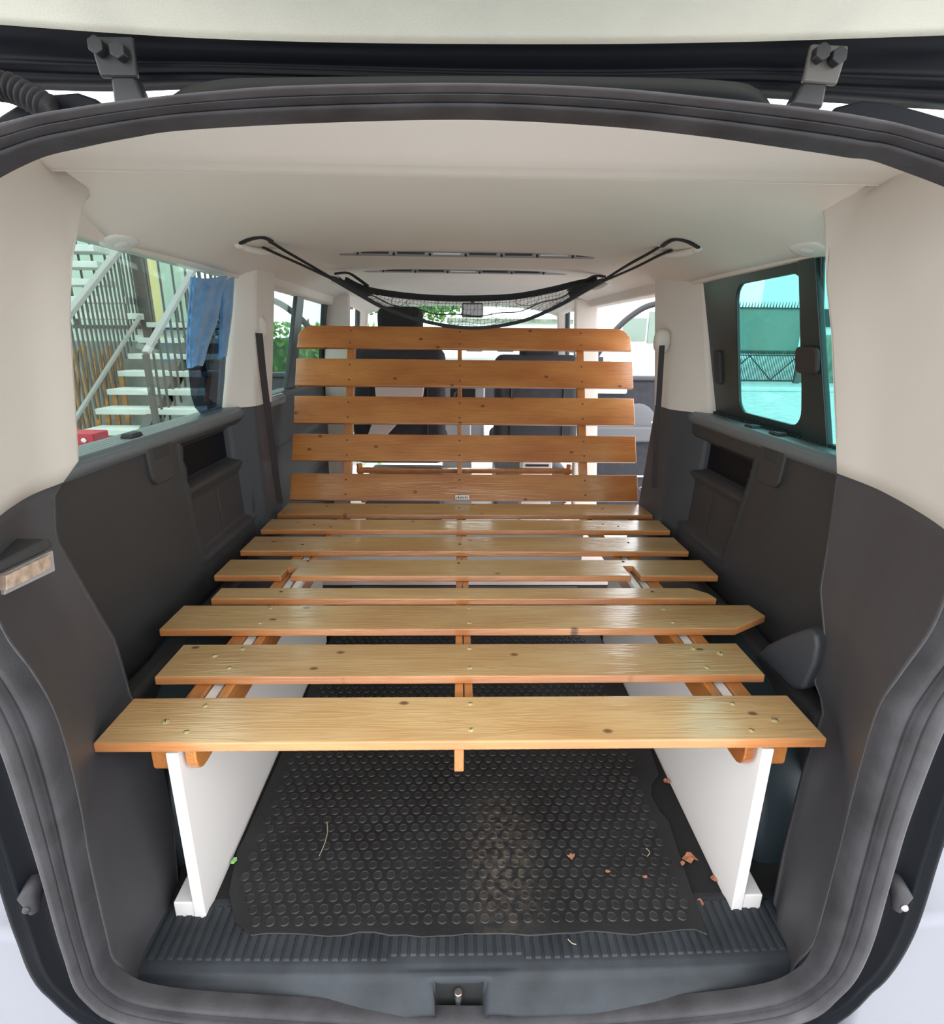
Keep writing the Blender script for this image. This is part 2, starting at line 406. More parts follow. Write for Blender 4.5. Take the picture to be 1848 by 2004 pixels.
# ---- rubber door seal round the tailgate opening
inner_px = [(915, 225), (600, 233), (400, 252), (250, 277), (100, 308), (20, 328)]
inner_px_r = [(1230, 236), (1430, 258), (1600, 290), (1752, 316), (1815, 334)]
def seal_curve(which):
    YI, YO = .672, .632
    if which == 'in':
        Y = YI
        top_l = [onY(x, y, Y) for x, y in [(600, 232), (350, 246), (250, 260), (150, 280), (50, 307)]]
        top_r = [onY(x, y, Y) for x, y in [(1174, 237), (1374, 257), (1574, 285), (1670, 300), (1752, 316)]]
        c = [onY(915, 225, Y)]
        L = [Vector((-.515, Y, 1.262)), Vector((-.560, Y, 1.215)), Vector((-.588, Y, 1.13)), Vector((-.602, Y, 1.0)), Vector((-.612, Y, .85)), Vector((-.610, Y, .745))]
        L += [onY(x, y, Y) for x, y in [(47, 1325), (90, 1400), (120, 1490), (146, 1600), (164, 1700), (199, 1850)]]
        R = [Vector((.595, Y, 1.262)), Vector((.628, Y, 1.21)), Vector((.650, Y, 1.12)), Vector((.660, Y, 1.0)), Vector((.668, Y, .85)), Vector((.664, Y, .75))]
        R += [onY(x, y, Y) for x, y in [(1780, 1328), (1738, 1390), (1708, 1475), (1677, 1590), (1649, 1700), (1607, 1850)]]
        B = [onY(x, y, yy) for x, y, yy in [(232, 1915, .685), (330, 1948, .70), (600, 1968, .705), (915, 1984, .705), (1230, 1970, .705), (1470, 1946, .70), (1566, 1912, .685)]]
    else:
        Y = YO
        top_l = [onY(x, y, Y) for x, y in [(600, 170), (450, 180), (280, 197), (165, 212), (60, 231)]]
        top_r = [onY(x, y, Y) for x, y in [(1174, 174), (1374, 192), (1574, 213), (1690, 231), (1790, 255)]]
        c = [onY(915, 166, Y)]
        L = [Vector((-.515, Y, 1.290)), Vector((-.578, Y, 1.245)), Vector((-.618, Y, 1.15)), Vector((-.640, Y, 1.0)), Vector((-.648, Y, .85)), Vector((-.646, Y, .77))]
        L += [onY(x, y, Y) for x, y in [(-62, 1330), (-25, 1400), (6, 1470), (49, 1600), (81, 1700), (124, 1850)]]
        R = [Vector((.590, Y, 1.292)), Vector((.645, Y, 1.245)), Vector((.682, Y, 1.15)), Vector((.702, Y, 1.0)), Vector((.710, Y, .85)), Vector((.708, Y, .77))]
        R += [onY(x, y, Y) for x, y in [(1895, 1335), (1858, 1400), (1827, 1470), (1778, 1600), (1748, 1700), (1703, 1850)]]
        B = [onY(x, y, yy) for x, y, yy in [(165, 1945, .645), (275, 2005, .665), (600, 2040, .672), (915, 2052, .672), (1230, 2040, .672), (1545, 2000, .665), (1648, 1935, .645)]]
    loop = c+top_l+L+R.__class__()+B[:4][:0]
    loop = c + top_l + L + B + R[::-1] + top_r[::-1]
    return catmull(loop, 8, True)
ci, co = seal_curve('in'), seal_curve('out')
NS = len(ci)
def seal_rows(profile):
    rows = []
    for t, h in profile:
        row = []
        for i in range(NS):
            a, b = ci[i], co[i]
            row.append(a.lerp(b, t)+Vector((0, -h, 0)))
        rows.append(row)
    return rows
sp = [(-.02, -.012), (0, 0), (.04, .006), (.12, .010), (.24, .011), (.33, .007), (.36, .001), (.40, .001), (.43, .008), (.50, .013), (.56, .012), (.60, .004), (.63, .004)]
bp_ = [(.63, .004), (.66, .009), (.73, .015), (.80, .017), (.87, .014), (.93, .006), (.955, -.002), (.96, -.014)]
seal = MB().grid(seal_rows(sp), True).build('door_seal', 'rubber', smooth=True)
tag(seal, 'black rubber door seal framing the whole rear opening', 'seal')
kid(MB().grid(seal_rows(bp_), True).build('sealing_lip', 'rubberlight', smooth=True), seal)

# ---- painted body flange outside the seal
def flange_rows(prof):
    rows = []
    for off, dy in prof:
        row = []
        for i in range(NS):
            a = co[i]; nx = Vector((co[i].x-X0, 0, co[i].z-.72)); 
            T = (co[(i+1) % NS]-co[(i-1) % NS]).normalized(); n = Vector((-T.z, 0, T.x))
            if n.dot(nx) < 0: n = -n
            row.append(a+n*off+Vector((0, dy, 0)))
        rows.append(row)
    return rows
pf = [(-.006, .012), (0, .03), (.010, .040), (.030, .042), (.052, .036), (.060, .020), (.065, .016), (.068, .020), (.073, .020), (.077, .014), (.083, .014), (.088, .022), (.090, .05)]
rr = flange_rows(pf)
fm = MB()
# leave the top out: the hinges and the roof edge stand there
half = [i for i in range(NS) if co[i].z < 1.17]
i0 = half[0]; i1 = half[-1]
fm.grid([[r[i] for i in range(i0, i1+1)] for r in rr])
struct(fm.build('trim_2', 'paint', smooth=True), 'black painted body channel outside the rear seal')

for s, num in ((-1, 16), (1, 17)):
    rows = []
    for k in range(13):
        z = lerp(.30, 1.27, k/12); t = .11*max(0, z-.87)/.4
        rows.append(catmull([(X0+s*(.762-t), .668, z), (X0+s*(.83-t), .73, z), (X0+s*(.885-t), .84, z), (X0+s*(.90-t), 1.0, z)], 5))
    struct(MB().grid(rows).build('trim_%d' % num, 'paint', smooth=True, solid=.003), 'black painted rear corner of the van body, %s side' % ('left' if s < 0 else 'right'))
# ---- lower inner lining: quarter panels and wall panels
def hw_E(z): return tab(z, [0, .32, .40, .87, 1.15, 1.276, 1.36], [.628, .66, .73, .73, .70, .685, .675])
def E_pt(s, z):
    if s < 0: Y = tab(z, [0, .12, .32, .41, .52, .645, .78, .86, .89, 1.15, 1.276, 1.36], [.93, .97, 1.0, 1.045, 1.033, .985, .935, .955, 1.026, 1.037, 1.06, 1.13])
    else: Y = tab(z, [0, .12, .32, .39, .43, .54, .625, .74, .86, .965, 1.15, 1.276, 1.36], [.86, .88, .90, .965, 1.02, 1.02, 1.06, 1.066, 1.079, 1.10, 1.14, 1.18, 1.25])
    return Vector((X0+s*hw_E(z), Y, z))
def S_pt(s, z):
    side = [p for p in ci if (p.x-X0)*s > .40 and p.z < 1.30]
    # seal inner edge at this height
    best = min(side, key=lambda p: abs(p.z-z)); 
    lo = [p for p in side if p.z <= z]; hi = [p for p in side if p.z > z]
    if lo and hi:
        a = max(lo, key=lambda p: p.z); b = min(hi, key=lambda p: p.z)
        x = lerp(a.x, b.x, (z-a.z)/max(1e-6, b.z-a.z))
    else: x = best.x
    if z < .10: x = S_pt(s, .1001).x
    return Vector((x, .684+.030*sm(.16, .02, z), z))
def quarter_row(s, z, ret=True):
    a = S_pt(s, z); e = E_pt(s, z)
    bq = sm(0, .35, z); m1 = a.lerp(e, .30)+Vector((s*(.018*bq+.012*(1-bq)), -.0, 0)); m2 = a.lerp(e, .68)+Vector((s*.022*bq, 0, 0))
    pts = [a, m1, m2, e-Vector((0, .012, 0)), e]
    c = catmull(pts, 7)
    if z > .86:
        g1 = e+Vector((s*.012, .010, 0)); g2 = Vector((X0+s*.90, e.y+.03, z)); c += [g1, e.lerp(g2, .5)+Vector((0, .004, 0)), g2]
    else:
        g1 = e+Vector((s*.006, .012, 0)); g2 = e+Vector((s*.10, .07, 0)); c += [g1, e.lerp(g2, .45)+Vector((0, .006, 0)), g2]
    return c
walls = {}
for s, side in ((-1, 'left'), (1, 'right')):
    zs = [-.012+.882*i/46 for i in range(47)]
    lo = MB().grid([quarter_row(s, z) for z in zs]).build('quarter_panel', 'quarter', smooth=True, solid=.004)
    # side wall panel behind it, with its pocket, as relief
    def wallx(y, z, s=s):
        h = .800 + .03*sm(.0, .35, z)+.004*math.sin((z-.43)*7)
        if s < 0: ya, yb, za, zb = 1.61, 2.10, .445, .825; sk = lambda z: .05*(.82-z)/.38
        else: ya, yb, za, zb = 1.575, 2.07, .445, .795; sk = lambda z: .10*(.79-z)/.34
        yy = (y-(ya+sk(z)))/(yb-ya-sk(z)*.7); zz = (z-za)/(zb-za)
        k = sm(0, .035, yy)*sm(1, .965, yy)*sm(0, .05, zz)*sm(1, .95, zz)
        d = 0
        d += .022*k
        # opening above, rolled lip, lower door
        d += .040*k*sm(.60, .66, zz)*sm(1.0, .88, zz)
        d -= .016*k*sm(.50, .56, zz)*sm(.66, .62, zz)
        for c0 in (.565, .535): d += .006*k*math.exp(-((zz-c0)/.008)**2)
        d += .008*k*math.exp(-((yy-.5)/.010)**2)*sm(.50, .47, zz)
        # rim
        rim = math.exp(-((min(yy, 1-yy, 9)-0.0)/.016)**2) if 0 < zz < 1 else 0
        d -= .010*rim
        if 0 < yy < 1: d -= .005*math.exp(-(zz/.03)**2)
        return h+d
    YA, YB = .98, 2.62 if s < 0 else 2.42
    rows = []
    NZ, NY = 96, 200
    for i in range(NZ+1):
        z = lerp(-.02, .862, i/NZ)
        rows.append([(X0+s*wallx(lerp(YA, YB, j/NY), z), lerp(YA, YB, j/NY), z) for j in range(NY+1)])
    w = MB().grid(rows).build('wall_'+side, 'dark', smooth=True, solid=.004)
    struct(w, 'charcoal moulded side lining with storage pocket, %s side' % side)
    kid(lo, w); walls[s] = w
    # ledge under the window with grooves
    rows = []
    n = 44
    top = [(0, 0, -.022), (.004, 0, -.008), (.014, 0, .004)]
    for i in range(n+1):
        t = i/n; hh = .818+.085*t
        zz = .862+.012*sm(0, .15, t)-.0022*(1 if (i % 8 in (3,)) and 8 < i < 40 else 0)
        rows.append([(X0+s*hh, lerp(1.02, YB, j/10), zz) for j in range(11)])
    rows = [[(X0+s*.822, lerp(1.02, YB, j/10), .835) for j in range(11)]] + rows
    led = MB().grid(rows).build('window_ledge', 'ledge', smooth=True, solid=.003); kid(led, w)
    # wheel housing
    wh = MB(); pol = []
    for k in range(13):
        a = PI*k/12; pol.append((1.42-.46*math.cos(a), .0+.36*math.sin(a)**.75))
    wh.prism([(.97, -.03)]+pol+[(1.87, -.03)], 'X', *(sorted((X0+s*.63, X0+s*.82))))
    kid(wh.build('wheel_housing', 'arch', bevel=.03, seg=4), w)
    # floor skirting beyond the wheel housing
    kid(MB().box(*sorted((X0+s*.74, X0+s*.80)), 1.0, YB, -.02, .36).build('lower_lining', 'dark', bevel=.02, seg=3), w)
    # latch cover below the ledge
    ly = (1.405, 1.56) if s < 0 else (1.40, 1.55)
    lc = MB()
    q = [(ly[0]+.02, .853), (ly[1]-.005, .853), (ly[1]-.005, .765), (ly[1]-.025, .742), (ly[0]+.05, .742), (ly[0]+.03, .765)]
    lc.prism(q, 'X', X0+s*.838, X0+s*.8195)
    c_ = lc.build('latch_cover', 'dark', bevel=.006, seg=3); kid(c_, w)
    k_ = MB().box(*sorted((X0+s*.8182, X0+s*.83)), ly[0]+.045, ly[1]-.025, .808, .838).build('slot', 'darkslot', bevel=.003); kid(k_, c_)
    # outer skin
    kid(MB().box(*sorted((X0+s*.885, X0+s*.91)), .80, YB, .34, .862).build('outer_skin', 'paint'), w)

# right wheel-arch corner piece and vertical seam piece on the right
cr = MB()
pl = [onX(x, y, .735) for x, y in [(1478, 1283), (1500, 1262), (1540, 1243), (1578, 1230), (1596, 1238), (1600, 1265), (1594, 1300), (1578, 1335), (1570, 1352), (1550, 1350)]]
cr.add([(p.x, p.y, p.z) for p in pl]+[(p.x+.06, p.y+.02, p.z) for p in pl], [tuple(range(10))]+[tuple(range(10, 20))[::-1]]+[(i, (i+1) % 10, 10+(i+1) % 10, 10+i) for i in range(10)])
c_ = cr.build('arch_cover', 'darkblue', bevel=.012, seg=3); kid(c_, walls[1])

# lamp with ribbed lens on the left quarter panel
lamp = thing('side_lamp', 'narrow amber-brown ribbed lens under a dark lip, left of the opening', 'lamp', (-.645, .80, .77))
A = [onX(x, y, -.628) for x, y in [(8, 1128), (98, 1083), (102, 1112), (8, 1158)]]
dx = Vector((-.03, 0, 0)); nx = Vector((.004, 0, 0))
def quadslab(P, t, name, m, par, bev=.002):
    n = (P[1]-P[0]).cross(P[3]-P[0]).normalized()
    if n.x < 0 and P[0].x < 0: n = -n
    if n.x > 0 and P[0].x > 0: n = -n
    o = MB().hexa([p+n*.003 for p in P], [p-n*t for p in P]).build(name, m, bevel=bev); kid(o, par); return o
A = [onX(x, y, -.640) for x, y in [(4, 1124), (100, 1078), (104, 1116), (4, 1164)]]
hs_ = quadslab([A[0]+Vector((.001, 0, .001)), A[1]+Vector((.001, 0, .001)), A[2]+Vector((.001, 0, -.001)), A[3]+Vector((.001, 0, -.001))], .05, 'housing', 'slot', lamp)
A2 = [onX(x, y, -.634) for x, y in [(9, 1126), (96, 1084), (99, 1112), (9, 1157)]]
quadslab(A2, .01, 'lens', 'amber', lamp)['label'] = 'amber-brown ribbed lens'
B_ = [onX(x, y, -.640) for x, y in [(-10, 1102), (95, 1052), (103, 1072), (-10, 1126)]]
quadslab(B_, .06, 'lip', 'dark', lamp, .006)

# ---- beige upper quarter trims (D pillars)
def top_row(s, k):
    """rows from z=1.30 up to the headliner seam"""
    if s < 0: P = [(-.463, .678, 1.290), (-.55, .83, 1.345), (-.640, .985, 1.376), (-.69, 1.09, 1.378), (-.690, 1.19, 1.368)]
    else: P = [(.545, .678, 1.295), (.62, .83, 1.350), (.700, .985, 1.378), (.742, 1.12, 1.385), (.735, 1.26, 1.392)]
    return [Vector(p) for p in P]
for s, nm, num in ((-1, 'left', 3), (1, 'right', 4)):
    rows = [quarter_row(s, z) for z in [.870, .90, .94, .98, 1.02, 1.06, 1.10, 1.14, 1.18, 1.21]]
    base = quarter_row(s, 1.24)
    tp = catmull(top_row(s, 0), 7)
    e = tp[-1]; g2 = Vector((X0+s*.90, e.y+.06, 1.33)); tp += [e+Vector((s*.012, .010, -.004)), e.lerp(g2, .5), g2]
    for k in range(8):
        t = k/7; u = 1-(1-t)**1.6
        rows.append([Vector((lerp(a.x, b.x, t**1.5), lerp(a.y, b.y, t), lerp(a.z, b.z, u))) for a, b in zip(base, tp)])
    rows.append([p+Vector((s*.004, .004, .022)) for p in rows[-1]])
    o = MB().grid(rows).build('trim_%d' % num, 'beige', smooth=True, solid=.004)
    struct(o, 'beige moulded rear pillar trim, %s side' % nm)

# ---- headliner / ceiling
def ceil_z(xp, Y):
    zc = tab(Y, [.99, 1.09, 1.13, 1.3, 1.7, 3.4, 4.0, 4.45], [1.378, 1.384, 1.400, 1.412, 1.418, 1.418, 1.40, 1.35])
    dr = tab(Y, [.99, 1.13, 1.32], [.0, .004, .10])
    return zc-dr*(abs(xp)/.79)**4
rows = []
ys = [1.09, 1.10, 1.115, 1.13, 1.15, 1.2, 1.27, 1.35]+[1.45+.15*i for i in range(21)]
for Y in ys:
    hwm = tab(Y, [1.09, 1.2, 1.35, 3.4, 4.45], [.735, .79, .80, .80, .72])
    rows.append([Vector((X0+hwm*u/20, Y, ceil_z(hwm*u/20, Y))) for u in range(-20, 21)])
ceil = MB().grid(rows).build('ceiling', 'headliner', smooth=True, solid=.006, soff=1); struct(ceil, 'beige fabric van ceiling')
# header board between the seal and the fold
topi = [p for p in ci if p.z > 1.27 and -.46 < p.x < .53]
topi.sort(key=lambda p: p.x)
topi = [p+Vector((0, .010, .006)) for p in resample(topi, 41)]
rows = []
crea = [Vector((lerp(-.668, .728, i/40), .985, 1.377)) for i in range(41)]
crb = [Vector((lerp(-.675, .735, i/40), .998, 1.3795)) for i in range(41)]
crc = [Vector((lerp(-.71, .765, i/40), 1.085, 1.385)) for i in range(41)]
crd = [Vector((lerp(-.715, .77, i/40), 1.10, 1.3905)) for i in range(41)]
for k in range(7):
    t = k/6; rows.append([a.lerp(b, t)+Vector((0, 0, .010*math.sin(PI*t))) for a, b in zip(topi, crea)])
rows += [[a.lerp(b, k/4)+Vector((0, 0, .003*math.sin(PI*k/4))) for a, b in zip(crea, crc)] for k in range(1, 5)]+[crd]
hd = MB().grid(rows).build('header_board', 'header', smooth=True, solid=.004); kid(hd, ceil)
kid(MB().hexa([(X0-.72, .96, 1.402), (X0+.72, .96, 1.402), (X0+.76, 1.25, 1.455), (X0-.76, 1.25, 1.455)], [(X0-.72, .96, 1.408), (X0+.72, .96, 1.408), (X0+.76, 1.25, 1.462), (X0-.76, 1.25, 1.462)]).build('roof_skin', 'paint'), ceil)
kid(MB().box(X0-.76, X0+.76, 1.22, 4.35, 1.44, 1.462).build('roof_skin', 'paint'), ceil)
# fill between the ceiling and the outer roof on both sides
for s in (-1, 1):
    kid(MB().hexa([(X0+s*.79, 1.15, 1.31), (X0+s*.84, 1.15, 1.31), (X0+s*.76, 1.15, 1.46), (X0+s*.72, 1.15, 1.46)],
              [(X0+s*.79, 4.3, 1.31), (X0+s*.84, 4.3, 1.31), (X0+s*.76, 4.3, 1.46), (X0+s*.72, 4.3, 1.46)]).build('roof_rail', 'beige'), ceil)

# ---- glass plane helper : leaning side glass
def glass_pt(s, px, py, off=0.0):
    p = Vector((X0+s*(.885-off), 0, .87)); q = Vector((X0+s*(.805-off), 0, 1.33)); d = q-p
    n = Vector((d.z, 0, -d.x)); return onP(px, py, p, n)
def glassYZ(s, Y, z, off=0.0):
    return Vector((X0+s*(.885-off-(z-.87)*.174), Y, z))
def gslab(mb, s, P, o1, o2):   # polygon on the glass plane with real thickness; P = (Y,z)
    n = len(P); a = [glassYZ(s, y, z, o1) for y, z in P]; b = [glassYZ(s, y, z, o2) for y, z in P]
    return mb.add(a+b, [tuple(range(n)), tuple(range(n, 2*n))[::-1]]+[(i, (i+1) % n, n+(i+1) % n, n+i) for i in range(n)])
def rrect(y0, y1, z0, z1, r, n=5):
    P = []
    for cx, cz, a0 in ((y1-r, z1-r, 0), (y0+r, z1-r, 90), (y0+r, z0+r, 180), (y1-r, z0+r, 270)):
        for k in range(n+1):
            a = math.radians(a0+90*k/n); P.append((cx+r*math.cos(a), cz+r*math.sin(a)))
    return P
def ring(mb, s, A, B, o1, o2):     # frame between two matching loops
    n = len(A)
    v = [glassYZ(s, *p, o1) for p in A]+[glassYZ(s, *p, o1) for p in B]+[glassYZ(s, *p, o2) for p in A]+[glassYZ(s, *p, o2) for p in B]
    fs = []
    for i in range(n):
        j = (i+1) % n
        fs += [(i, j, n+j, n+i), (2*n+i, 3*n+i, 3*n+j, 2*n+j), (i, 2*n+i, 2*n+j, j), (n+i, n+j, 3*n+j, 3*n+i)]
    return mb.add(v, fs)

# window_1: left rear
wn = MB(); gslab(wn, -1, [(1.0, .868), (2.12, .868), (2.12, 1.34), (1.0, 1.34)], 0, -.004)
w1 = struct(wn.build('window_1', 'gl'), 'tinted left rear side window')
# window_2: right rear, sliding type with heavy frame
wn = MB(); gslab(wn, 1, [(.98, .868), (2.12, .868), (2.12, 1.35), (.98, 1.35)], -.012, -.016)
w2 = struct(wn.build('window_2', 'gr'), 'teal tinted right rear side window with dark sliding frame')
fr = MB()
A = rrect(.9, 2.11, .866, 1.352, .03); B = rrect(1.40, 1.80, .915, 1.275, .045)
ring(fr, 1, rrect(1.40, 2.10, .866, 1.350, .02), rrect(1.475, 1.82, .905, 1.285, .045), 0, -.012)
kid(fr.build('window_frame', 'frameblack', bevel=.004), w2)
tb = MB(); gslab(tb, 1, [(.98, 1.318), (1.42, 1.318), (1.42, 1.35), (.98, 1.35)], 0, -.010); kid(tb.build('head_bar', 'frameblack'), w2)
dv = MB(); gslab(dv, 1, [(1.345, .872), (1.450, .872), (1.480, 1.345), (1.415, 1.345)], .010, -.008)
kid(dv.build('divider', 'frameblack', bevel=.004), w2)
lt = MB(); gslab(lt, 1, rrect(1.375, 1.465, 1.045, 1.110, .016), .024, .010)
lt_ = lt.build('window_latch', 'belt', bevel=.006, seg=3); kid(lt_, w2)
lk = MB(); gslab(lk, 1, rrect(1.93, 1.975, .98, 1.09, .01), .010, -.004)
kid(lk.build('catch', 'darkslot', bevel=.004), w2)
for yy in (1.50, 1.64):
    kid(MB().hexa([(X0+.835, yy, .876), (X0+.868, yy, .876), (X0+.868, yy+.02, .876), (X0+.835, yy+.05, .876)],
                  [(X0+.838, yy+.004, .884), (X0+.864, yy+.004, .884), (X0+.864, yy+.018, .884), (X0+.838, yy+.045, .884)]).build('ledge_clip', 'darkslot', bevel=.002), walls[1])
kid(MB().hexa([(X0-.835, 1.40, .876), (X0-.868, 1.40, .876), (X0-.868, 1.46, .876), (X0-.835, 1.45, .876)],
              [(X0-.838, 1.404, .886), (X0-.864, 1.404, .886), (X0-.864, 1.456, .886), (X0-.838, 1.446, .886)]).build('ledge_clip', 'darkslot', bevel=.002), walls[-1])
# lower sliding track of the right window
tr = MB()
for k in range(46):
    yy = 1.22+k*.0185
    tr.box(X0+.872, X0+.888, yy, yy+.010, .874, .884)
t_ = tr.build('window_track', 'frameblack'); kid(t_, w2); t_['kind'] = 'stuff'

# ---- C pillars
def pillar(s, num, lab, sec_b, sec_t, sec_low):
    def loft(a, za, b, zb, n=8, curve=0):
        rows = []
        for k in range(n+1):
            t = k/n; rows.append([Vector((X0+s*lerp(p[0], q[0], t)+s*curve*math.sin(PI*t), lerp(p[1], q[1], t), lerp(za, zb, t))) for p, q in zip(a, b)])
        return rows
    mb = MB(); r = loft(sec_b, .872, sec_t, 1.355); mb.grid(r, True); mb.add(r[0], [tuple(range(len(r[0])))])
    o = struct(mb.build('trim_%d' % num, 'beige', bevel=.012, seg=3), lab)
    lw = MB(); r = loft(sec_low, -.02, [(p[0]+.004, p[1]) for p in sec_b], .875, 10); lw.grid(r, True); lw.add(r[-1], [tuple(range(len(r[0])))])
    kid(lw.build('lower_pillar', 'darkblue', bevel=.012, seg=3), o)
    return o
pL = pillar(-1, 5, 'beige middle pillar trim, left side, behind the seat belt', [(.90, 2.05), (.858, 2.055), (.785, 2.13), (.775, 2.30), (.90, 2.36)], [(.83, 2.10), (.795, 2.10), (.735, 2.14), (.725, 2.32), (.83, 2.38)],
            [(.88, 2.10), (.85, 2.11), (.80, 2.16), (.80, 2.40), (.88, 2.42)])
pR = pillar(1, 6, 'beige middle pillar trim, right side, beside the open sliding doorway', [(.93, 1.985), (.862, 1.99), (.772, 2.13), (.765, 2.30), (.90, 2.38)], [(.86, 2.06), (.80, 2.06), (.745, 2.24), (.735, 2.36), (.83, 2.42)],
            [(.92, 2.06), (.85, 2.06), (.79, 2.12), (.76, 2.44), (.88, 2.46)])
# seat belt guide covers
for s, (cx, cy), nm in ((-1, (508, 640), 'left'), (1, (1294, 668), 'right')):
    p = onY(cx, cy, 2.2)
    o = MB().ell((p.x, p.y-.01, p.z), (.030, .028, .045), 14, 10, .8).build('belt_guide', 'beige', smooth=True)
    kid(o, pL if s < 0 else pR)
# bolt-like garment hook on pillar tops
# ---- left middle: window_3 with its divider, B pillar, lower lining
wn = MB(); gslab(wn, -1, [(2.36, .868), (3.42, .868), (3.42, 1.31), (2.36, 1.31)], .01, .006)
w3 = struct(wn.build('window_3', 'gl'), 'tinted left middle side window with a black divider bar')
def bar_on_glass(px1, px2, px3, px4, o1, o2, name, m, par, s=-1):
    P = [glass_pt(s, *q, o1) for q in (px1, px2, px3, px4)]; Q = [glass_pt(s, *q, o1) + Vector((s*(o1-o2), 0, 0)) for q in (px1, px2, px3, px4)]
    o = MB().hexa(P, Q).build(name, m, bevel=.003); kid(o, par); return o
bar_on_glass((584, 566), (597, 570), (578, 768), (562, 770), .03, .01, 'divider', 'frameblack', w3)
bar_on_glass((636, 585), (645, 588), (638, 765), (626, 765), .03, .01, 'frame_post', 'frameblack', w3)
bar_on_glass((596, 566), (645, 585), (642, 593), (596, 576), .03, .01, 'frame_head', 'frameblack', w3)
kid(MB().hexa([glassYZ(-1, 2.34, 1.305, .06), glassYZ(-1, 3.45, 1.295, .06), glassYZ(-1, 3.45, 1.36, .06), glassYZ(-1, 2.34, 1.37, .06)],
              [glassYZ(-1, 2.34, 1.305, -.01), glassYZ(-1, 3.45, 1.295, -.01), glassYZ(-1, 3.45, 1.36, -.01), glassYZ(-1, 2.34, 1.37, -.01)]).build('blind_case', 'beige', bevel=.015, seg=3), w3)
wl = MB(); rows = []
for i in range(61):
    z = lerp(-.02, .868, i/60); h = .805+.03*sm(0, .35, z)
    if .40 < z < .66: h -= .010
    for c0 in (.66, .70, .42): h += .006*math.exp(-((z-c0)/.006)**2)
    rows.append([(X0-h, lerp(2.36, 3.62, j/12), z) for j in range(13)])
rows.append([(X0-.845, lerp(2.36, 3.62, j/12), .876) for j in range(13)])
rows.append([(X0-.90, lerp(2.36, 3.62, j/12), .878) for j in range(13)])
o = wl.grid(rows).build('middle_lining', 'dark', smooth=True, solid=.004); kid(o, walls[-1])
kid(MB().box(X0-.93, X0-.905, 2.36, 4.0, -.45, .87).build('outer_skin', 'paint'), walls[-1])
# B pillars
for s, num, xa, xb, lab in ((-1, 7, .80, .70, 'beige front door pillar trim, left side'), (1, 8, .84, .735, 'beige front door pillar trim, right side')):
    mb = MB()
    Yb = 3.42 if s < 0 else 3.50
    mb.hexa([(X0+s*.72, Yb, .02), (X0+s*.88, Yb, .02), (X0+s*.88, Yb+.16, .02), (X0+s*.74, Yb+.16, .02)],
            [(X0+s*.655, Yb+.05, 1.36), (X0+s*.80, Yb+.02, 1.36), (X0+s*.80, Yb+.18, 1.36), (X0+s*.68, Yb+.18, 1.36)])
    o = struct(mb.build('trim_%d' % num, 'beige' if s < 0 else 'beige', bevel=.02, seg=3), lab)
    kid(MB().bar((X0+s*.85, Yb+.12, .3), (X0+s*.775, Yb+.14, 1.32), .035, .05).build('pillar_seal', 'frameblack', bevel=.008), o)
# A pillars, windscreen, header
for s, num, lab in ((-1, 9, 'beige windscreen pillar, left side'), (1, 10, 'beige windscreen pillar, right side')):
    o = struct(MB().bar((X0+s*.86, 4.95, .88), (X0+s*.70, 4.25, 1.38), .07, .06).build('trim_%d' % num, 'beige', bevel=.02, seg=3), lab)
    kid(MB().bar((X0+s*.90, 4.93, .88), (X0+s*.745, 4.23, 1.37), .03, .05).build('pillar_seal', 'frameblack', bevel=.008), o)
ws = MB().hexa([(X0-.84, 5.0, .90), (X0+.84, 5.0, .90), (X0+.70, 4.32, 1.37), (X0-.70, 4.32, 1.37)], [(X0-.84, 5.005, .905), (X0+.84, 5.005, .905), (X0+.70, 4.325, 1.375), (X0-.70, 4.325, 1.375)])
struct(ws.build('window_4', 'gclear'), 'windscreen')
# right sliding doorway head rail
o = struct(MB().hexa([(X0+.76, 2.40, 1.30), (X0+.84, 2.40, 1.30), (X0+.80, 2.40, 1.40), (X0+.72, 2.40, 1.40)],
                     [(X0+.74, 4.3, 1.31), (X0+.82, 4.3, 1.31), (X0+.78, 4.3, 1.38), (X0+.70, 4.3, 1.38)]).build('trim_11', 'beige', bevel=.01), 'beige rail over the open sliding doorway')
rv = MB()
for k in range(9): rv.cyl((X0+.755, 2.55+k*.09, 1.335), (X0+.763, 2.55+k*.09, 1.337), .006, 8)
o2 = rv.build('rivet', 'satin'); kid(o2, o); o2['kind'] = 'stuff'

# ================================================================== TAILGATE
tg = thing('tailgate', 'raised tailgate overhead, pale lining with a black painted edge', 'tailgate', (X0, .80, 1.45))
def tgx(px, py): return onY(px, py, .80)
# black edge: loft of profile across width, following the bowed upper and lower line
top = [(-60, 36), (0, 40), (200, 55), (400, 67), (650, 75), (924, 78), (1200, 78), (1450, 74), (1650, 68), (1830, 62), (1900, 59)]
low = [(-60, 150), (0, 152), (200, 157), (400, 152), (650, 158), (924, 168), (1200, 172), (1450, 168), (1650, 180), (1830, 192), (1900, 196)]
a = resample(catmull([onY(x, y, .80) for x, y in top], 5), 60); b = resample(catmull([onY(x, y, .835) for x, y in low], 5), 60)
rows = []
for t, d in [(0, .002), (.03, 0), (.10, .006), (.16, .004), (.22, .012), (.45, .014), (.62, .012), (.66, .002), (.72, .002), (.76, .012), (.86, .012), (.93, .006), (1.0, .010), (1.0, .03)]:
    rows.append([p.lerp(q, t)+Vector((0, d, 0)) for p, q in zip(a, b)])
kid(MB().grid(rows).build('tailgate_edge', 'paint', smooth=True, solid=.003), tg)
rows = []
for y, dz in [(0, 0), (-.012, .004), (-.03, .012), (-.10, .022), (-.25, .04), (-.45, .06), (-.62, .075)]:
    rows.append([Vector((X0+(p.x-X0)*(1+.10*min(1, -y*3)), p.y+y-.002, p.z+dz)) for p in a])
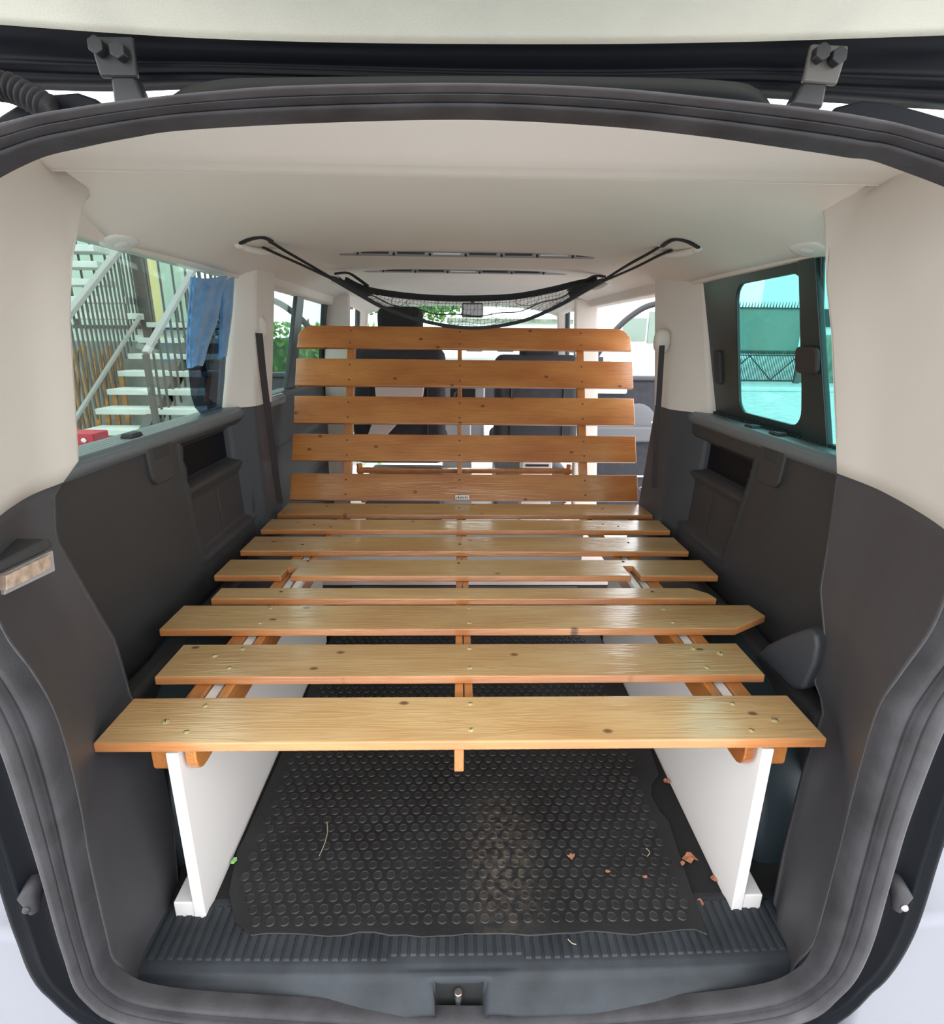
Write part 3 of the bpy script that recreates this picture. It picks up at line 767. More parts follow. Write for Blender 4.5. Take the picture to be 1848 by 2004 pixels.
kid(MB().grid(rows).build('lining', 'tgpanel', smooth=True, solid=.006, soff=1), tg)['label'] = 'pale felt tailgate lining'
# outer skin above
kid(MB().box(X0-.72, X0+.72, .12, .86, 1.56, 1.58).build('outer_panel', 'paint'), tg)
# hinges
for nm, plate, arm, m in (('left', [(170, 70), (258, 70), (268, 150), (195, 150)], [(214, 146), (262, 146), (285, 200), (222, 206)], 'satin'),
                          ('right', [(1590, 84), (1664, 88), (1640, 166), (1572, 160)], [(1574, 158), (1622, 160), (1612, 212), (1548, 204)], 'steel')):
    P = [onY(x, y, .772) for x, y in plate]
    h_ = MB().hexa(P, [p+Vector((0, .008, 0)) for p in P]).build('hinge', 'satin' if nm == 'left' else 'worn', bevel=.003); kid(h_, tg)
    if nm == 'right': h_['label'] = 'right hinge with caught light painted into its colour'
    A_ = [onY(x, y, .775) for x, y in arm]
    o = MB().hexa(A_, [p+Vector((0, .02, 0)) for p in A_]).build('hinge_arm', 'satin', bevel=.004)
    o.parent = h_
    for (bx, by) in ([(193, 93), (235, 102)] if nm == 'left' else [(1605, 106), (1637, 113)]):
        p = onY(bx, by, .768)
        o = MB().tube([p+Vector((0, .004, 0)), p-Vector((0, .008, 0))], .0095, 6).build('bolt', 'satin', bevel=.0015)
        o.parent = h_
# roof rear edge (black water channel) seen between seal and tailgate
r1 = resample(catmull([onY(x, y, .70) for x, y in [(335, 192), (370, 172), (440, 158), (560, 155), (924, 152), (1250, 155), (1400, 160), (1470, 170), (1500, 196)]], 5), 50)
r0 = resample(catmull([onY(x, y, .66) for x, y in [(325, 215), (400, 205), (924, 185), (1400, 205), (1510, 222)]], 5), 50)
rows = [r0, [p.lerp(q, .5)+Vector((0, -.002, 0)) for p, q in zip(r0, r1)], r1, [p+Vector((0, .05, .002)) for p in r1]]
struct(MB().grid(rows).build('trim_12', 'paint', smooth=True, solid=.003), 'black roof edge channel above the seal')
for num, pts in ((13, [(-40, 258), (0, 225), (40, 200), (95, 184), (150, 180), (185, 192), (205, 206), (150, 222), (0, 256)]),
                 (14, [(1610, 240), (1640, 208), (1690, 195), (1745, 200), (1800, 215), (1870, 235), (1900, 262), (1900, 285), (1700, 243)])):
    P = [onY(x, y, .72) for x, y in pts]; n = len(P)
    o = MB().add(P+[p+Vector((0, .010, 0)) for p in P], [tuple(range(n)), tuple(range(n, 2*n))[::-1]]+[(i, (i+1) % n, n+(i+1) % n, n+i) for i in range(n)]).build('trim_%d' % num, 'paint', bevel=.003, seg=2)
    struct(o, 'black painted roof corner beside the %s hinge' % ('left' if num == 13 else 'right'))
# corrugated cable boot at the top left
ga = thing('cable_boot', 'black corrugated rubber cable boot at the top left corner', 'hose', tuple(onY(50, 190, .70)))
path = catmull([onY(-30, 165, .70), onY(20, 172, .70), onY(60, 192, .70), onY(95, 212, .70)], 10)
path = resample(path, 61); rr_ = [.011+.0035*math.cos(i*2*PI/6) for i in range(61)]
kid(MB().tube(path, rr_, 14).build('boot', 'rubber', smooth=True), ga)

# outer corner pieces low: bump stops, tail lamps, bumper
for s, (cx, cy), side in ((-1, (62, 1755), 'left'), (1, (1760, 1752), 'right')):
    p = onY(cx, cy, .655)
    t = thing('bump_stop', 'rubber bump stop in the body channel at the lower %s corner' % side, 'bump stop', tuple(p))
    kid(MB().tube([p+Vector((0, .03, .02)), p+Vector((s*-.004, -.008, .008)), p+Vector((s*-.008, -.010, -.016))], [.013, .015, .007], 12).build('body', 'rubber', smooth=True), t)
    q = p+Vector((s*-.004, -.012, -.004))
    kid(MB().dome(q+Vector((0, -.006, 0)), .006, .004, (0, -1, 0)).build('pin', 'steel' if s > 0 else 'satin', smooth=True), t)
    o = MB()
    qx = X0+s*.715
    o.hexa([(qx+s*.020, .70, .325), (qx+s*.09, .70, .325), (qx+s*.10, .80, .325), (qx+s*.06, .80, .325)], [(qx+s*.045, .70, .70), (qx+s*.09, .69, .70), (qx+s*.10, .80, .70), (qx+s*.06, .80, .70)])
    tag(o.build('tail_light', 'red', bevel=.01, seg=3), 'red tail light at the %s edge of the opening' % side, 'tail light')
bm_ = MB()
bp0 = [(-.62, .60), (-.66, .66), (-.62, .72)]
bm_.prism([(X0-.74, .60), (X0-.72, .50), (X0+.72, .50), (X0+.74, .60), (X0+.76, .80), (X0-.76, .80)], 'Z', -.42, -.155)
for s in (-1, 1):
    bx0 = X0+s*.71
    bm_.prism([(bx0, .715), (bx0+s*.30, .74), (bx0+s*.30, .92), (bx0-s*.01, .90)], 'Z', -.42, .135)
tag(bm_.build('rear_bumper', 'bumper', bevel=.02, seg=4), 'grey plastic rear bumper below the opening', 'bumper')
bc = MB().grid([[Vector((X0+(p.x-X0)*1.0, p.y+.02, p.z-dz)) for p in [co[i] for i in range(NS) if co[i].z < .14]] for dz in (.0, .05, .13)])
struct(bc.build('trim_15', 'paint', smooth=True), 'black painted body edge under the rear seal')

# ================================================================== THE BED
bed = thing('slatted_bed', 'folding slatted pine bed with white side boards filling the van', 'bed', (X0, .86, 0))
TOP, TH = .430, .020
def slat(x0, x1, y0, y1, name='slat', m='wood', poly=None, label=None, notches=()):
    P = poly or [(x0, y0), (x1, y0), (x1, y1), (x0, y1)]
    cx, cy = (x0+x1)/2, (y0+y1)/2
    mb = MB().prism([(p[0]-cx, p[1]-cy) for p in P], 'Z', -TH, 0)
    o = mb.build(name, m, bevel=.0035, seg=3); o.location = (cx, cy, TOP); kid(o, bed)
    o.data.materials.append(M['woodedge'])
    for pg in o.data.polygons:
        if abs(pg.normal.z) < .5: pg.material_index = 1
    if label: o['label'] = label
    return o
def screw(px, py, sl, z=TOP, r=.0058, m='brass'):
    p = onZ(px, py, z); q = p-Vector(sl.location)
    o = MB().dome((0, 0, 0), r, .0022, n=14); nf = len(o.f)
    if m == 'brass': o.box(-r*.62, r*.62, -r*.10, r*.10, .0012, .0024)
    ob = o.build('screw', m, smooth=True); ob.parent = sl; ob.location = q; ob.rotation_euler = (0, 0, (px*7+py) % 3)
    ob.data.materials.append(M['nail'])
    for pg in ob.data.polygons:
        if pg.index >= nf: pg.material_index = 1
    return ob
seat = []
s1 = slat(-.645, .675, .842, .975, label='front slat, longest in view, with brass screws'); seat.append(s1)
s2 = slat(-.642, .668, 1.046, 1.180); seat.append(s2)
s3 = slat(-.735, .812, 1.250, 1.382, poly=[(-.735, 1.250), (.700, 1.250), (.812, 1.318), (.800, 1.382), (-.735, 1.382)], label='slat with its right end cut to a point'); seat.append(s3)
s4 = slat(-.680, .728, 1.420, 1.493, poly=[(-.680, 1.420), (.728, 1.420), (.718, 1.455), (.680, 1.493), (-.680, 1.493)], label='narrow slat with dark knots'); seat.append(s4)
n1 = -.520; n2 = .545
s5 = slat(-.737, .803, 1.578, 1.710, poly=[(-.737, 1.578), (n1-.016, 1.578), (n1-.012, 1.640), (n1+.016, 1.640), (n1+.012, 1.578), (n2-.012, 1.578), (n2-.016, 1.655), (n2+.012, 1.655), (n2+.016, 1.578), (.803, 1.578), (.803, 1.710), (-.737, 1.710)], label='slat with a notch cut near each end'); seat.append(s5)
s6 = slat(-.735, .793, 1.785, 1.932); seat.append(s6)
s7 = slat(-.740, .808, 2.005, 2.134); seat.append(s7)
s8 = slat(-.738, .806, 2.200, 2.362); seat.append(s8)
for (x, y, sl_, r) in [(324, 1412, s1, .0085), (402, 1381, s1, .006), (365, 1432, s1, .006), (921, 1377, s1, .006), (922, 1428, s1, .006), (1434, 1377, s1, .006), (1516, 1409, s1, .0085), (1471, 1429, s1, .006),
                       (421, 1283, s2, .0082), (475, 1270, s2, .006), (449, 1307, s2, .006), (919, 1269, s2, .006), (920, 1307, s2, .006), (1410, 1279, s2, .0082), (1357, 1269, s2, .006), (1384, 1306, s2, .006),
                       (530, 1190, s3, .006), (510, 1219, s3, .006), (918, 1190, s3, .006), (919, 1219, s3, .006), (1299, 1192, s3, .006), (1317, 1218, s3, .006)]:
    screw(x, y, sl_, r=r)
for (x, y, sl_) in [(550, 1158, s4), (1277, 1158, s4), (603, 1098, s5), (1220, 1099, s5), (898, 1102, s5), (615, 1027, s7), (647, 1031, s7), (1210, 1030, s7), (1180, 1026, s7), (592, 1066, s6), (900, 1065, s6), (1230, 1062, s6), (640, 991, s8), (900, 994, s8), (1180, 996, s8)]:
    screw(x, y, sl_, r=.005, m='nail')
# white side boards
for s, xo in ((-1, -.525), (1, .585)):
    x_in = xo-s*.022
    a, b = sorted((xo, x_in))
    bd = MB().prism([(.849, 0), (1.93, 0), (1.93, .402), (.849, .402)], 'X', a, b)
    o = bd.build('side_board', 'white', bevel=.0015); kid(o, bed)
    a, b = sorted((xo, xo+s*.040))
    kid(MB().box(a, b, .852, 1.93, 0, .042).build('foot_cleat', 'white', bevel=.003), bed)
    # outer rail
    a, b = sorted((xo+s*.0015, xo+s*.034))
    P = [(.862, .362), (.866, .354), (.874, .350), (1.98, .350), (1.98, .4095), (.862, .4095)]
    kid(MB().prism(P, 'X', a, b).build('rail', 'woodY', bevel=.002), bed)
    # inner rail with rounded nose
    a, b = sorted((x_in-s*.007, x_in-s*.027))
    P = [(.858, .4095), (.858, .376), (.861, .364), (.868, .354), (.880, .347), (.895, .3455), (2.36, .3455), (2.36, .4095)]
    kid(MB().prism(P, 'X', a, b).build('rail', 'woodY', bevel=.003, seg=3), bed)
    # bolt of the backrest hinge in the notch of the fifth slat
    kid(MB().box(x_in-s*.022-.010, x_in-s*.022+.008, 1.52, 1.70, .395, .412).build('slide_strip', 'white', bevel=.001), bed)
# middle rails
P = [(.852, .4095), (.852, .354), (2.38, .354), (2.38, .4095)]
kid(MB().prism(P, 'X', -.006, .012).build('rail', 'woodY', bevel=.002), bed)
kid(MB().prism([(1.0, .4095), (1.0, .366), (2.38, .366), (2.38, .4095)], 'X', .014, .032).build('rail', 'woodY', bevel=.002), bed)
# rear support board (white) under the seat end
kid(MB().box(-.50, .56, 2.36, 2.385, .10, .30).build('support_board', 'white', bevel=.002), bed)

# backrest: leaning plane
BA = Vector((0, 2.405, .440)); BD = Vector((0, .300, .635)).normalized(); BN = BD.cross(Vector((1, 0, 0))).normalized()
if BN.y > 0: BN = -BN
def onB(px, py, off=0): return onP(px, py, BA+BN*off, BN)
rot = Matrix((Vector((1, 0, 0)), BD, BN*-1*-1)).transposed()
zax = Vector((1, 0, 0)).cross(BD)       # faces the camera when it points to -Y
rot = Matrix((Vector((1, 0, 0)), BD, zax)).transposed().to_4x4()
bs = [(640, 683, 'top backrest slat with rounded corners'), (704, 757, None), (777, 830, None), (851, 903, None), (928, 980, None)]
for i, (yt, yb, lab) in enumerate(bs):
    pt = onB(911, yt); pb = onB(911, yb)
    vt = (pt-BA).dot(BD); vb = (pb-BA).dot(BD); cv = (vt+vb)/2; hh = (vt-vb)/2
    x0, x1 = -.744, .806
    cx = (x0+x1)/2; hw = (x1-x0)/2
    if i == 0:
        r = .07; P = [(-hw, -hh), (hw, -hh)]
        P += [(hw-.004, hh-r)]+[(hw-r+r*math.cos(t), hh-r+r*math.sin(t)) for t in [PI/2*k/6 for k in range(1, 7)]]
        P += [(-hw+r-r*math.sin(t), hh-r+r*math.cos(t)) for t in [PI/2*k/6 for k in range(0, 6)]]+[(-hw+.004, hh-r)]
    else: P = [(-hw, -hh), (hw, -hh), (hw, hh), (-hw, hh)]
    o = MB().prism(P, 'Z', -.018, 0).build('slat', 'woodback', bevel=.003, seg=3)
    loc = BA+BD*cv+Vector((cx, 0, 0))
    o.parent = bed; o.matrix_parent_inverse = Matrix.Translation(-bed.location)
    o.matrix_basis = Matrix.Translation(loc)@rot
    if lab: o['label'] = lab
    for sx in ((-.50, .005, .568)):
        for vv in (-.55, .55):
            q = MB().dome((0, 0, 0), .0042, .0012, n=10).build('screw', 'nail', smooth=True)
            q.parent = o; q.location = (sx-cx, hh*vv, 0)
# uprights behind
sgn = -zax
for xx, w in ((-.50, .036), (.005, .020), (.568, .036)):
    p = BA+BD*.0+sgn*.038+Vector((xx, 0, 0)); q = BA+BD*.79+sgn*.038+Vector((xx, 0, 0))
    kid(MB().bar(p, q, w, .036, up=zax).build('backrest_upright', 'woodY', bevel=.003), bed)
for yy, aa, bb in ((921, -.47, .53),):
    p = onP((911), yy, BA+sgn*.10, BN)
    kid(MB().bar((aa, p.y, p.z), (bb, p.y, p.z), .03, .022).build('cross_bar', 'woodY', bevel=.003), bed)
    for xx in (-.46, .52):
        kid(MB().bar((xx, p.y+.01, p.z+.03), (xx+(.02 if xx < 0 else -.02), p.y-.02, p.z-.15), .022, .022).build('strut', 'woodY', bevel=.003), bed)
# little paper label at the hinge
p = onB(905, 985, 0)
lb = kid(MB().box(-.031, .031, -.001, .001, -.010, .010).build('paper_label', 'label'), bed)
lb.location = Vector((p.x, 2.385, .452)); lb['label'] = 'small white paper label with faint print'
ink = MB()
for k in range(7): ink.box(-.026+k*.0075, -.026+k*.0075+.004, -.0016, -.0012, -.005, .005 if k % 2 else .002)
i_ = ink.build('print', 'ink'); i_.parent = lb

# ================================================================== FLOOR MAT AND LITTER
mt = thing('rubber_mat', 'black rubber mat with round studs lying between the white boards', 'mat', (0, .80, 0))
random.seed(3)
edge = [(-.495, 2.42), (-.49, 1.3), (-.493, 1.04), (-.497, 1.0), (-.477, .90), (-.440, .835), (-.410, .817)]
x = -.40
while x < .48: edge.append((x, .803+.003*math.sin(x*31)+random.uniform(-.002, .002)+(.006 if x < -.13 else 0))); x += .03
edge += [(.492, .796), (.497, .90), (.505, 1.0), (.512, 1.07), (.500, 1.10), (.497, 1.15), (.512, 1.19), (.54, 1.22), (.556, 1.4), (.56, 2.42)]
m0 = MB().prism(edge, 'Z', .0045, .0105).build('mat_sheet', 'mat', bevel=.002); kid(m0, mt)
st = MB(); r = .0105; row = 0; y = .835; cnt = 0
while y < 2.36:
    x = -.455+(.0142 if row % 2 else 0)
    while x < .485:
        ok = not (y < .91 and x < -.455+(.90-y)*.85)
        if x > .47 and y < 1.25: ok = False
        if ok:
            n = 12 if y < 1.5 else 8
            a0 = [(x+r*math.cos(2*PI*k/n), y+r*math.sin(2*PI*k/n), .0105) for k in range(n)]
            a1 = [(x+r*.88*math.cos(2*PI*k/n), y+r*.88*math.sin(2*PI*k/n), .0128) for k in range(n)]
            a2 = [(x+r*.70*math.cos(2*PI*k/n), y+r*.70*math.sin(2*PI*k/n), .0119) for k in range(n)]
            st.grid([a0, a1, a2], True); st.add(a2, [tuple(range(n))]); cnt += 1
        x += .0284
    y += .0246; row += 1
o = st.build('stud', 'stud'); kid(o, mt); o['kind'] = 'stuff'; o['label'] = 'rows of round rubber studs'

def flake(name, px, py, size, label, m='leaf', z=.014, cat='leaf', group='dry leaf bits on the mat'):
    p = onZ(px, py, z); n = 9; mb = MB(); vs = []
    for k in range(n):
        a = 2*PI*k/n; rr = size*random.uniform(.55, 1.1)*(1 if abs(math.cos(a)) > .4 else .7)
        vs.append((rr*math.cos(a), rr*math.sin(a), random.uniform(0, size*.45)))
    c = (0, 0, size*.25)
    vs.append(c)
    mb.add(vs, [(k, (k+1) % n, n) for k in range(n)])
    o = mb.build(name, m, solid=.0012); o.location = p; o.rotation_euler = (0, 0, random.uniform(0, 6)); tag(o, label, cat, group); return o
random.seed(11)
flake('dry_leaf', 1119, 1676, .0095, 'curled brown leaf on the mat, right of centre')
flake('dry_leaf', 1190, 1705, .006, 'small brown leaf bit on the mat beside the curled one')
flake('dry_leaf', 1262, 1716, .005, 'tiny brown leaf bit near the mat\'s right part')
flake('dry_leaf', 1350, 1680, .019, 'largest brown leaf in the black gap by the right board', z=.004)
flake('dry_leaf', 1397, 1720, .010, 'brown leaf bit against the foot of the right board', z=.004)
flake('dry_leaf', 1372, 1768, .010, 'brown leaf bit at the mat corner by the ribbed sill', z=.004)
flake('dry_leaf', 1336, 1690, .008, 'brown crumb left of the largest leaf', z=.012)
flake('dry_leaf', 1307, 1530, .012, 'brown leaf bit by the right board, far from the sill')
flake('green_leaf', 459, 1686, .010, 'pale green leaf beside the left white board', 'greenleaf', z=.010, group=None)
for nm, pts, lab in (('straw', [(640, 1608), (641, 1630), (634, 1655), (625, 1675)], 'thin dry straw lying on the mat, left part'), ('straw', [(1112, 1838), (1120, 1846), (1128, 1848)], 'short straw on the ribs at the mat edge'),
                 ('straw', [(1265, 1660), (1272, 1668), (1267, 1676)], 'short curled straw on the mat\'s right part')):
    P = catmull([onZ(x, y, .0150) for x, y in pts], 4)
    tag(MB().tube(P, .0009, 5).build(nm, 'straw'), lab, 'straw')

# ================================================================== CEILING THINGS
def grab(name, px, py, label, s, far=False):
    x_, y_ = px, py
    p = onZ(px, py, 1.385)
    t = thing(name, label, 'handle', tuple(p))
    L = .085 if not far else .065
    # curved bar along Y-ish, from mount to mount
    ax = Vector((s*.35, -.93, 0)).normalized()
    dn_ = Vector((0, 0, -1))
    pts = [p-ax*L+Vector((0, 0, .020)), p-ax*L*.85-Vector((0, 0, .006)), p-ax*L*.4-Vector((0, 0, .018)), p+ax*L*.4-Vector((0, 0, .018)), p+ax*L*.85-Vector((0, 0, .006)), p+ax*L+Vector((0, 0, .020))]
    o = MB().tube(catmull(pts, 6), .0105, 10).build('grip', 'beige', smooth=True); kid(o, t)
    for q in (pts[0], pts[-1]):
        o = MB().ell(tuple(q+Vector((0, 0, .0))), (.016, .022, .012), 12, 8).build('mount', 'beige', smooth=True); kid(o, t)
    return t
def ceil_pt(px, py, off=0):
    for k in range(400):
        Y = 1.12+k*.01; p = onY(px, py, Y)
        if p.z+off >= ceil_z(p.x-X0, Y): return p
    return p
def handle(px0, px1, pyc, label, s, wd):
    a = ceil_pt(px0, pyc[0]); b = ceil_pt(px1, pyc[1])
    c = (a+b)/2
    t = thing('grab_handle', label, 'handle', tuple(c))
    d = (b-a)
    pts = [a, a.lerp(b, .12)-Vector((0, 0, .008)), a.lerp(b, .35)-Vector((0, 0, .013)), a.lerp(b, .65)-Vector((0, 0, .013)), a.lerp(b, .88)-Vector((0, 0, .008)), b]
    kid(MB().tube(catmull(pts, 6), wd, 12).build('grip', 'beige', smooth=True), t)
    for q in (a, b): kid(MB().ell(tuple(q-Vector((0, 0, .004))), (wd*1.5, wd*1.9, wd), 12, 8).build('mount', 'beige', smooth=True), t)
    return t
handle(468, 545, (478, 486), 'beige ceiling grab handle at rear left with net strap looped on it', -1, .010)
handle(1288, 1366, (492, 484), 'beige ceiling grab handle at rear right with net strap looped on it', 1, .010)
handle(655, 685, (549, 556), 'small-looking far ceiling grab handle on the left, above the backrest', -1, .010)
handle(1155, 1188, (561, 554), 'small-looking far ceiling grab handle on the right, above the backrest', 1, .010)

# ceiling lights near the rear windows
for px, py, lab in ((235, 474, 'oval ceiling light above the left rear window'), (1582, 487, 'oval ceiling light above the right rear window')):
    p = ceil_pt(px, py)
    t = thing('ceiling_light', lab, 'ceiling light', tuple(p))
    s = -1 if px < 900 else 1
    fr_ = MB().ell((0, 0, 0), (.030, .058, .0065), 24, 8, .8).build('housing', 'lamp', smooth=True); fr_.parent = t; fr_.rotation_euler = (0, s*.42, 0)
    ln = MB().ell((0, 0, -.004), (.016, .024, .005), 16, 8).build('lens', 'lamp', smooth=True); ln.parent = t; ln.rotation_euler = (0, s*.42, 0)

# air vent strips
for px0, px1, py, n, lab in ((635, 1190, 503, 8, 'longer slotted air vent strip across the ceiling, nearer one'), (690, 1125, 535, 7, 'shorter slotted air vent strip across the ceiling, farther one')):
    a = ceil_pt(px0, py); b = ceil_pt(px1, py+4); Y = (a.y+b.y)/2; z = ceil_z(0, Y)
    t = thing('air_vent', lab, 'air vent', (X0, Y, z))
    kid(MB().box(a.x, b.x, Y-.022, Y+.022, z-.012, z+.0).build('vent_strip', 'slot', bevel=.003), t)
    L = (b.x-a.x)/n
    for k in range(n):
        o = MB().box(a.x+k*L+.012, a.x+(k+1)*L-.018, Y-.0245, Y-.018, z-.010, z-.003).build('slot', 'darkslot' if k % 3 else 'silver', bevel=.001); kid(o, t)
        if k < n-1:
            o = MB().ell((a.x+(k+1)*L, Y-.024, z-.010), (.005, .004, .006), 8, 6).build('thumb_tab', 'ink', smooth=True); kid(o, t)

# overhead console and sun visors
Yc = 3.95
def zp(px, py, Y): return onY(px, py, Y)
oc = thing('overhead_console', 'pale overhead console with small buttons behind the windscreen', 'console', (0.05, Yc, 1.38))
a = zp(884, 556, Yc); b = zp(944, 578, Yc)
kid(MB().box(a.x, b.x, Yc, Yc+.10, b.z, a.z+.03).build('body', 'lamp', bevel=.008), oc)
for k in range(4):
    q = zp(894+k*13, 564, Yc)
    kid(MB().box(q.x-.010, q.x+.010, Yc-.004, Yc+.002, q.z-.011, q.z+.009).build('button', 'slot', bevel=.002), oc)
for px0, px1, lab in ((792, 880, 'sun visor left of the overhead console'), (950, 1062, 'sun visor right of the overhead console')):
    a = zp(px0, 560, 4.05); b = zp(px1, 581, 4.05)
    t = thing('sun_visor', lab, 'sun visor', ((a.x+b.x)/2, 4.05, a.z))
    kid(MB().box(a.x, b.x, 4.04, 4.06, b.z, a.z).build('flap', 'beige', bevel=.009, seg=3), t)
    kid(MB().cyl((a.x, 4.05, a.z+.006), (b.x, 4.05, a.z+.006), .005).build('rod', 'satin'), t)
mr = thing('rear_view_mirror', 'dark rear-view mirror on the windscreen behind the net', 'mirror', tuple(zp(925, 605, 4.2)))
a = zp(904, 592, 4.2); b = zp(946, 622, 4.2)
kid(MB().box(a.x, b.x, 4.2, 4.23, b.z, a.z).build('housing', 'dash', bevel=.012, seg=3), mr)
kid(MB().box(a.x+.01, b.x-.01, 4.196, 4.2, b.z+.01, a.z-.01).build('glass', 'silver', bevel=.004), mr)
kid(MB().bar(((a.x+b.x)/2, 4.22, a.z), ((a.x+b.x)/2, 4.36, a.z+.08), .02, .02).build('stem', 'dash'), mr)

# ---- cargo net
net = thing('cargo_net', 'black mesh cargo net slung hammock-like under the ceiling', 'net', (X0, 2.3, 1.3))
near = [onY(x, y, Y) for x, y, Y in [(648, 543, 2.02), (700, 574, 2.06), (760, 606, 2.10), (840, 631, 2.13), (930, 642, 2.14), (1020, 629, 2.13), (1090, 600, 2.10), (1140, 572, 2.06), (1182, 548, 2.02)]]
far_ = [onY(x, y, Y) for x, y, Y in [(676, 548, 2.60), (715, 566, 2.66), (780, 577, 2.70), (850, 583, 2.72), (930, 584, 2.72), (1010, 580, 2.72), (1080, 567, 2.70), (1130, 555, 2.66), (1168, 548, 2.60)]]
nr = resample(catmull(near, 6), 73); fr2 = resample(catmull(far_, 6), 73)
rows = []
NR = 11
for i in range(NR+1):
    t = i/NR; row = []
    for j in range(73):
        p = nr[j].lerp(fr2[j], t); u = j/72
        sag = .050*math.sin(PI*t)*math.sin(PI*u)
        wr = .010*math.sin(u*39+t*4)*math.sin(PI*t)*(1-.5*math.sin(PI*u))
        row.append(p-Vector((0, wr*.6, sag-wr)))
    rows.append(row)
nm_ = MB()
def ribbon(mb, pts, w): mb.tube(pts, w, 3, caps=False)
for i in range(1, NR): ribbon(nm_, rows[i], .0008)
for j in range(1, 72): ribbon(nm_, [rows[i][j] for i in range(NR+1)], .0008)
for k in range(-NR, 72, 3):
    ribbon(nm_, [rows[i][min(72, max(0, k+i))] for i in range(NR+1) if 0 <= k+i <= 72] or [rows[0][0], rows[1][0]], .0006)
o = nm_.build('mesh_net', 'net'); kid(o, net); o['kind'] = 'stuff'
def strap(name, pts, w, th=.003, m='net', par=None, up=(0, 0, 1)):
    pts = [Vector(p) for p in pts]; mb = MB(); rows = []
    for i, p in enumerate(pts):
        a = pts[max(0, i-1)]; b = pts[min(len(pts)-1, i+1)]; d = (b-a).normalized(); u = Vector(up)
        sd = d.cross(u).normalized(); u2 = sd.cross(d); ww = w[i] if isinstance(w, list) else w
        rows.append([p+sd*ww/2+u2*th/2, p-sd*ww/2+u2*th/2, p-sd*ww/2-u2*th/2, p+sd*ww/2-u2*th/2])
    mb.grid(rows, True); mb.add(rows[0], [(0, 1, 2, 3)]); mb.add(rows[-1], [(0, 1, 2, 3)])
    o = mb.build(name, m)
    if par: kid(o, par)
    return o
strap('far_hem', fr2, [.010+.0*0 for _ in fr2], .026, par=net)
strap('near_hem', nr, .010, .012, par=net)
md_ = [rows[8][j]-Vector((0, 0, .004)) for j in range(6, 67)]
strap('hem_cord', md_, .004, .004, par=net)
# gathers at the ends
for e, nn, ff in ((0, nr, fr2), (-1, nr, fr2)):
    idx = list(range(0, 10)) if e == 0 else list(range(72, 62, -1))
    for t in (.0, .12, .25, .45, .7, 1.0):
        P = [nn[i].lerp(ff[i], t)+Vector((0, 0, -.006*t)) for i in idx]
        wv = [.012*(1-k/10)+.003 for k in range(len(P))]
        strap('gather', P, wv, .012 if t < .5 else .007, par=net)
# straps to the handles
for pts in ([(648, 543, 2.02), (600, 515, 1.95), (560, 492, 1.88), (534, 476, 1.84), (515, 467, 1.82)], [(648, 545, 2.02), (590, 518, 1.94), (545, 498, 1.87), (515, 484, 1.82)],
            [(1182, 548, 2.02), (1230, 518, 1.95), (1270, 496, 1.87), (1292, 482, 1.84), (1310, 470, 1.82)], [(1182, 550, 2.02), (1240, 525, 1.94), (1290, 500, 1.87), (1314, 490, 1.82)]):
    P = catmull([onY(*q) for q in pts], 5)
    strap('strap', P, .010, .005, par=net)
for pts in ([(470, 474, 1.84), (490, 466, 1.82), (515, 463, 1.82), (532, 470, 1.84)], [(1368, 482, 1.82), (1345, 470, 1.82), (1318, 467, 1.82), (1296, 480, 1.84)]):
    P = catmull([ceil_pt(q[0], q[1]-2)-Vector((0, 0, .006)) for q in pts], 5); strap('strap_loop', P, .010, .006, par=net)
for pts in ([(655, 536, 2.6), (680, 534, 2.6), (700, 545, 2.62), (720, 560, 2.66)], [(1185, 542, 2.6), (1165, 540, 2.6), (1148, 548, 2.62), (1130, 556, 2.66)]):
    P = catmull([onY(*q) for q in pts], 5); strap('strap_loop', P, .014, .008, par=net)
# looped elastic threads
for k, (cx, cy, rx, ry) in enumerate([(780, 590, 14, 9), (815, 593, 20, 10), (872, 597, 16, 14), (985, 598, 14, 8), (1030, 590, 22, 8), (972, 618, 10, 5)]):
    P = [onY(cx+rx*math.cos(a), cy+ry*math.sin(a), 2.30) for a in [PI*2*i/16 for i in range(11)]]
    kid(MB().tube(P, .0010, 4).build('elastic_loop', 'net'), net)

# ================================================================== SEAT BELTS
def belt(pts, w, label):
    P = catmull(pts, 6)
    o = strap('seat_belt', P, w, .002, 'belt', up=(0, 1, 0))
    return tag(o, label, 'seat belt')
belt([onY(507, 652, 2.12), onY(516, 740, 2.14), onY(530, 850, 2.16), onY(540, 930, 2.18), onY(548, 985, 2.20)], .025, 'dark seat belt hanging from the left middle pillar')
belt([onY(1296, 676, 2.09), onY(1291, 760, 2.10), onY(1285, 860, 2.11), onY(1280, 955, 2.12)], .020, 'dark seat belt hanging from the right middle pillar beside the doorway')
bk = thing('belt_buckle', 'small silver belt fitting at the doorway sill, right of the backrest', 'buckle', tuple(onY(1275, 952, 2.44)))
p = onY(1272, 952, 2.44)
kid(MB().tube(catmull([p+Vector((-.05, 0, -.01)), p, p+Vector((.02, 0, .014)), p+Vector((.03, 0, -.02))], 4), .006, 8).build('tongue', 'steel', smooth=True), bk)
kid(MB().box(p.x-.006, p.x+.024, p.y-.008, p.y+.008, p.z-.03, p.z-.008).build('catch', 'satin', bevel=.003), bk)

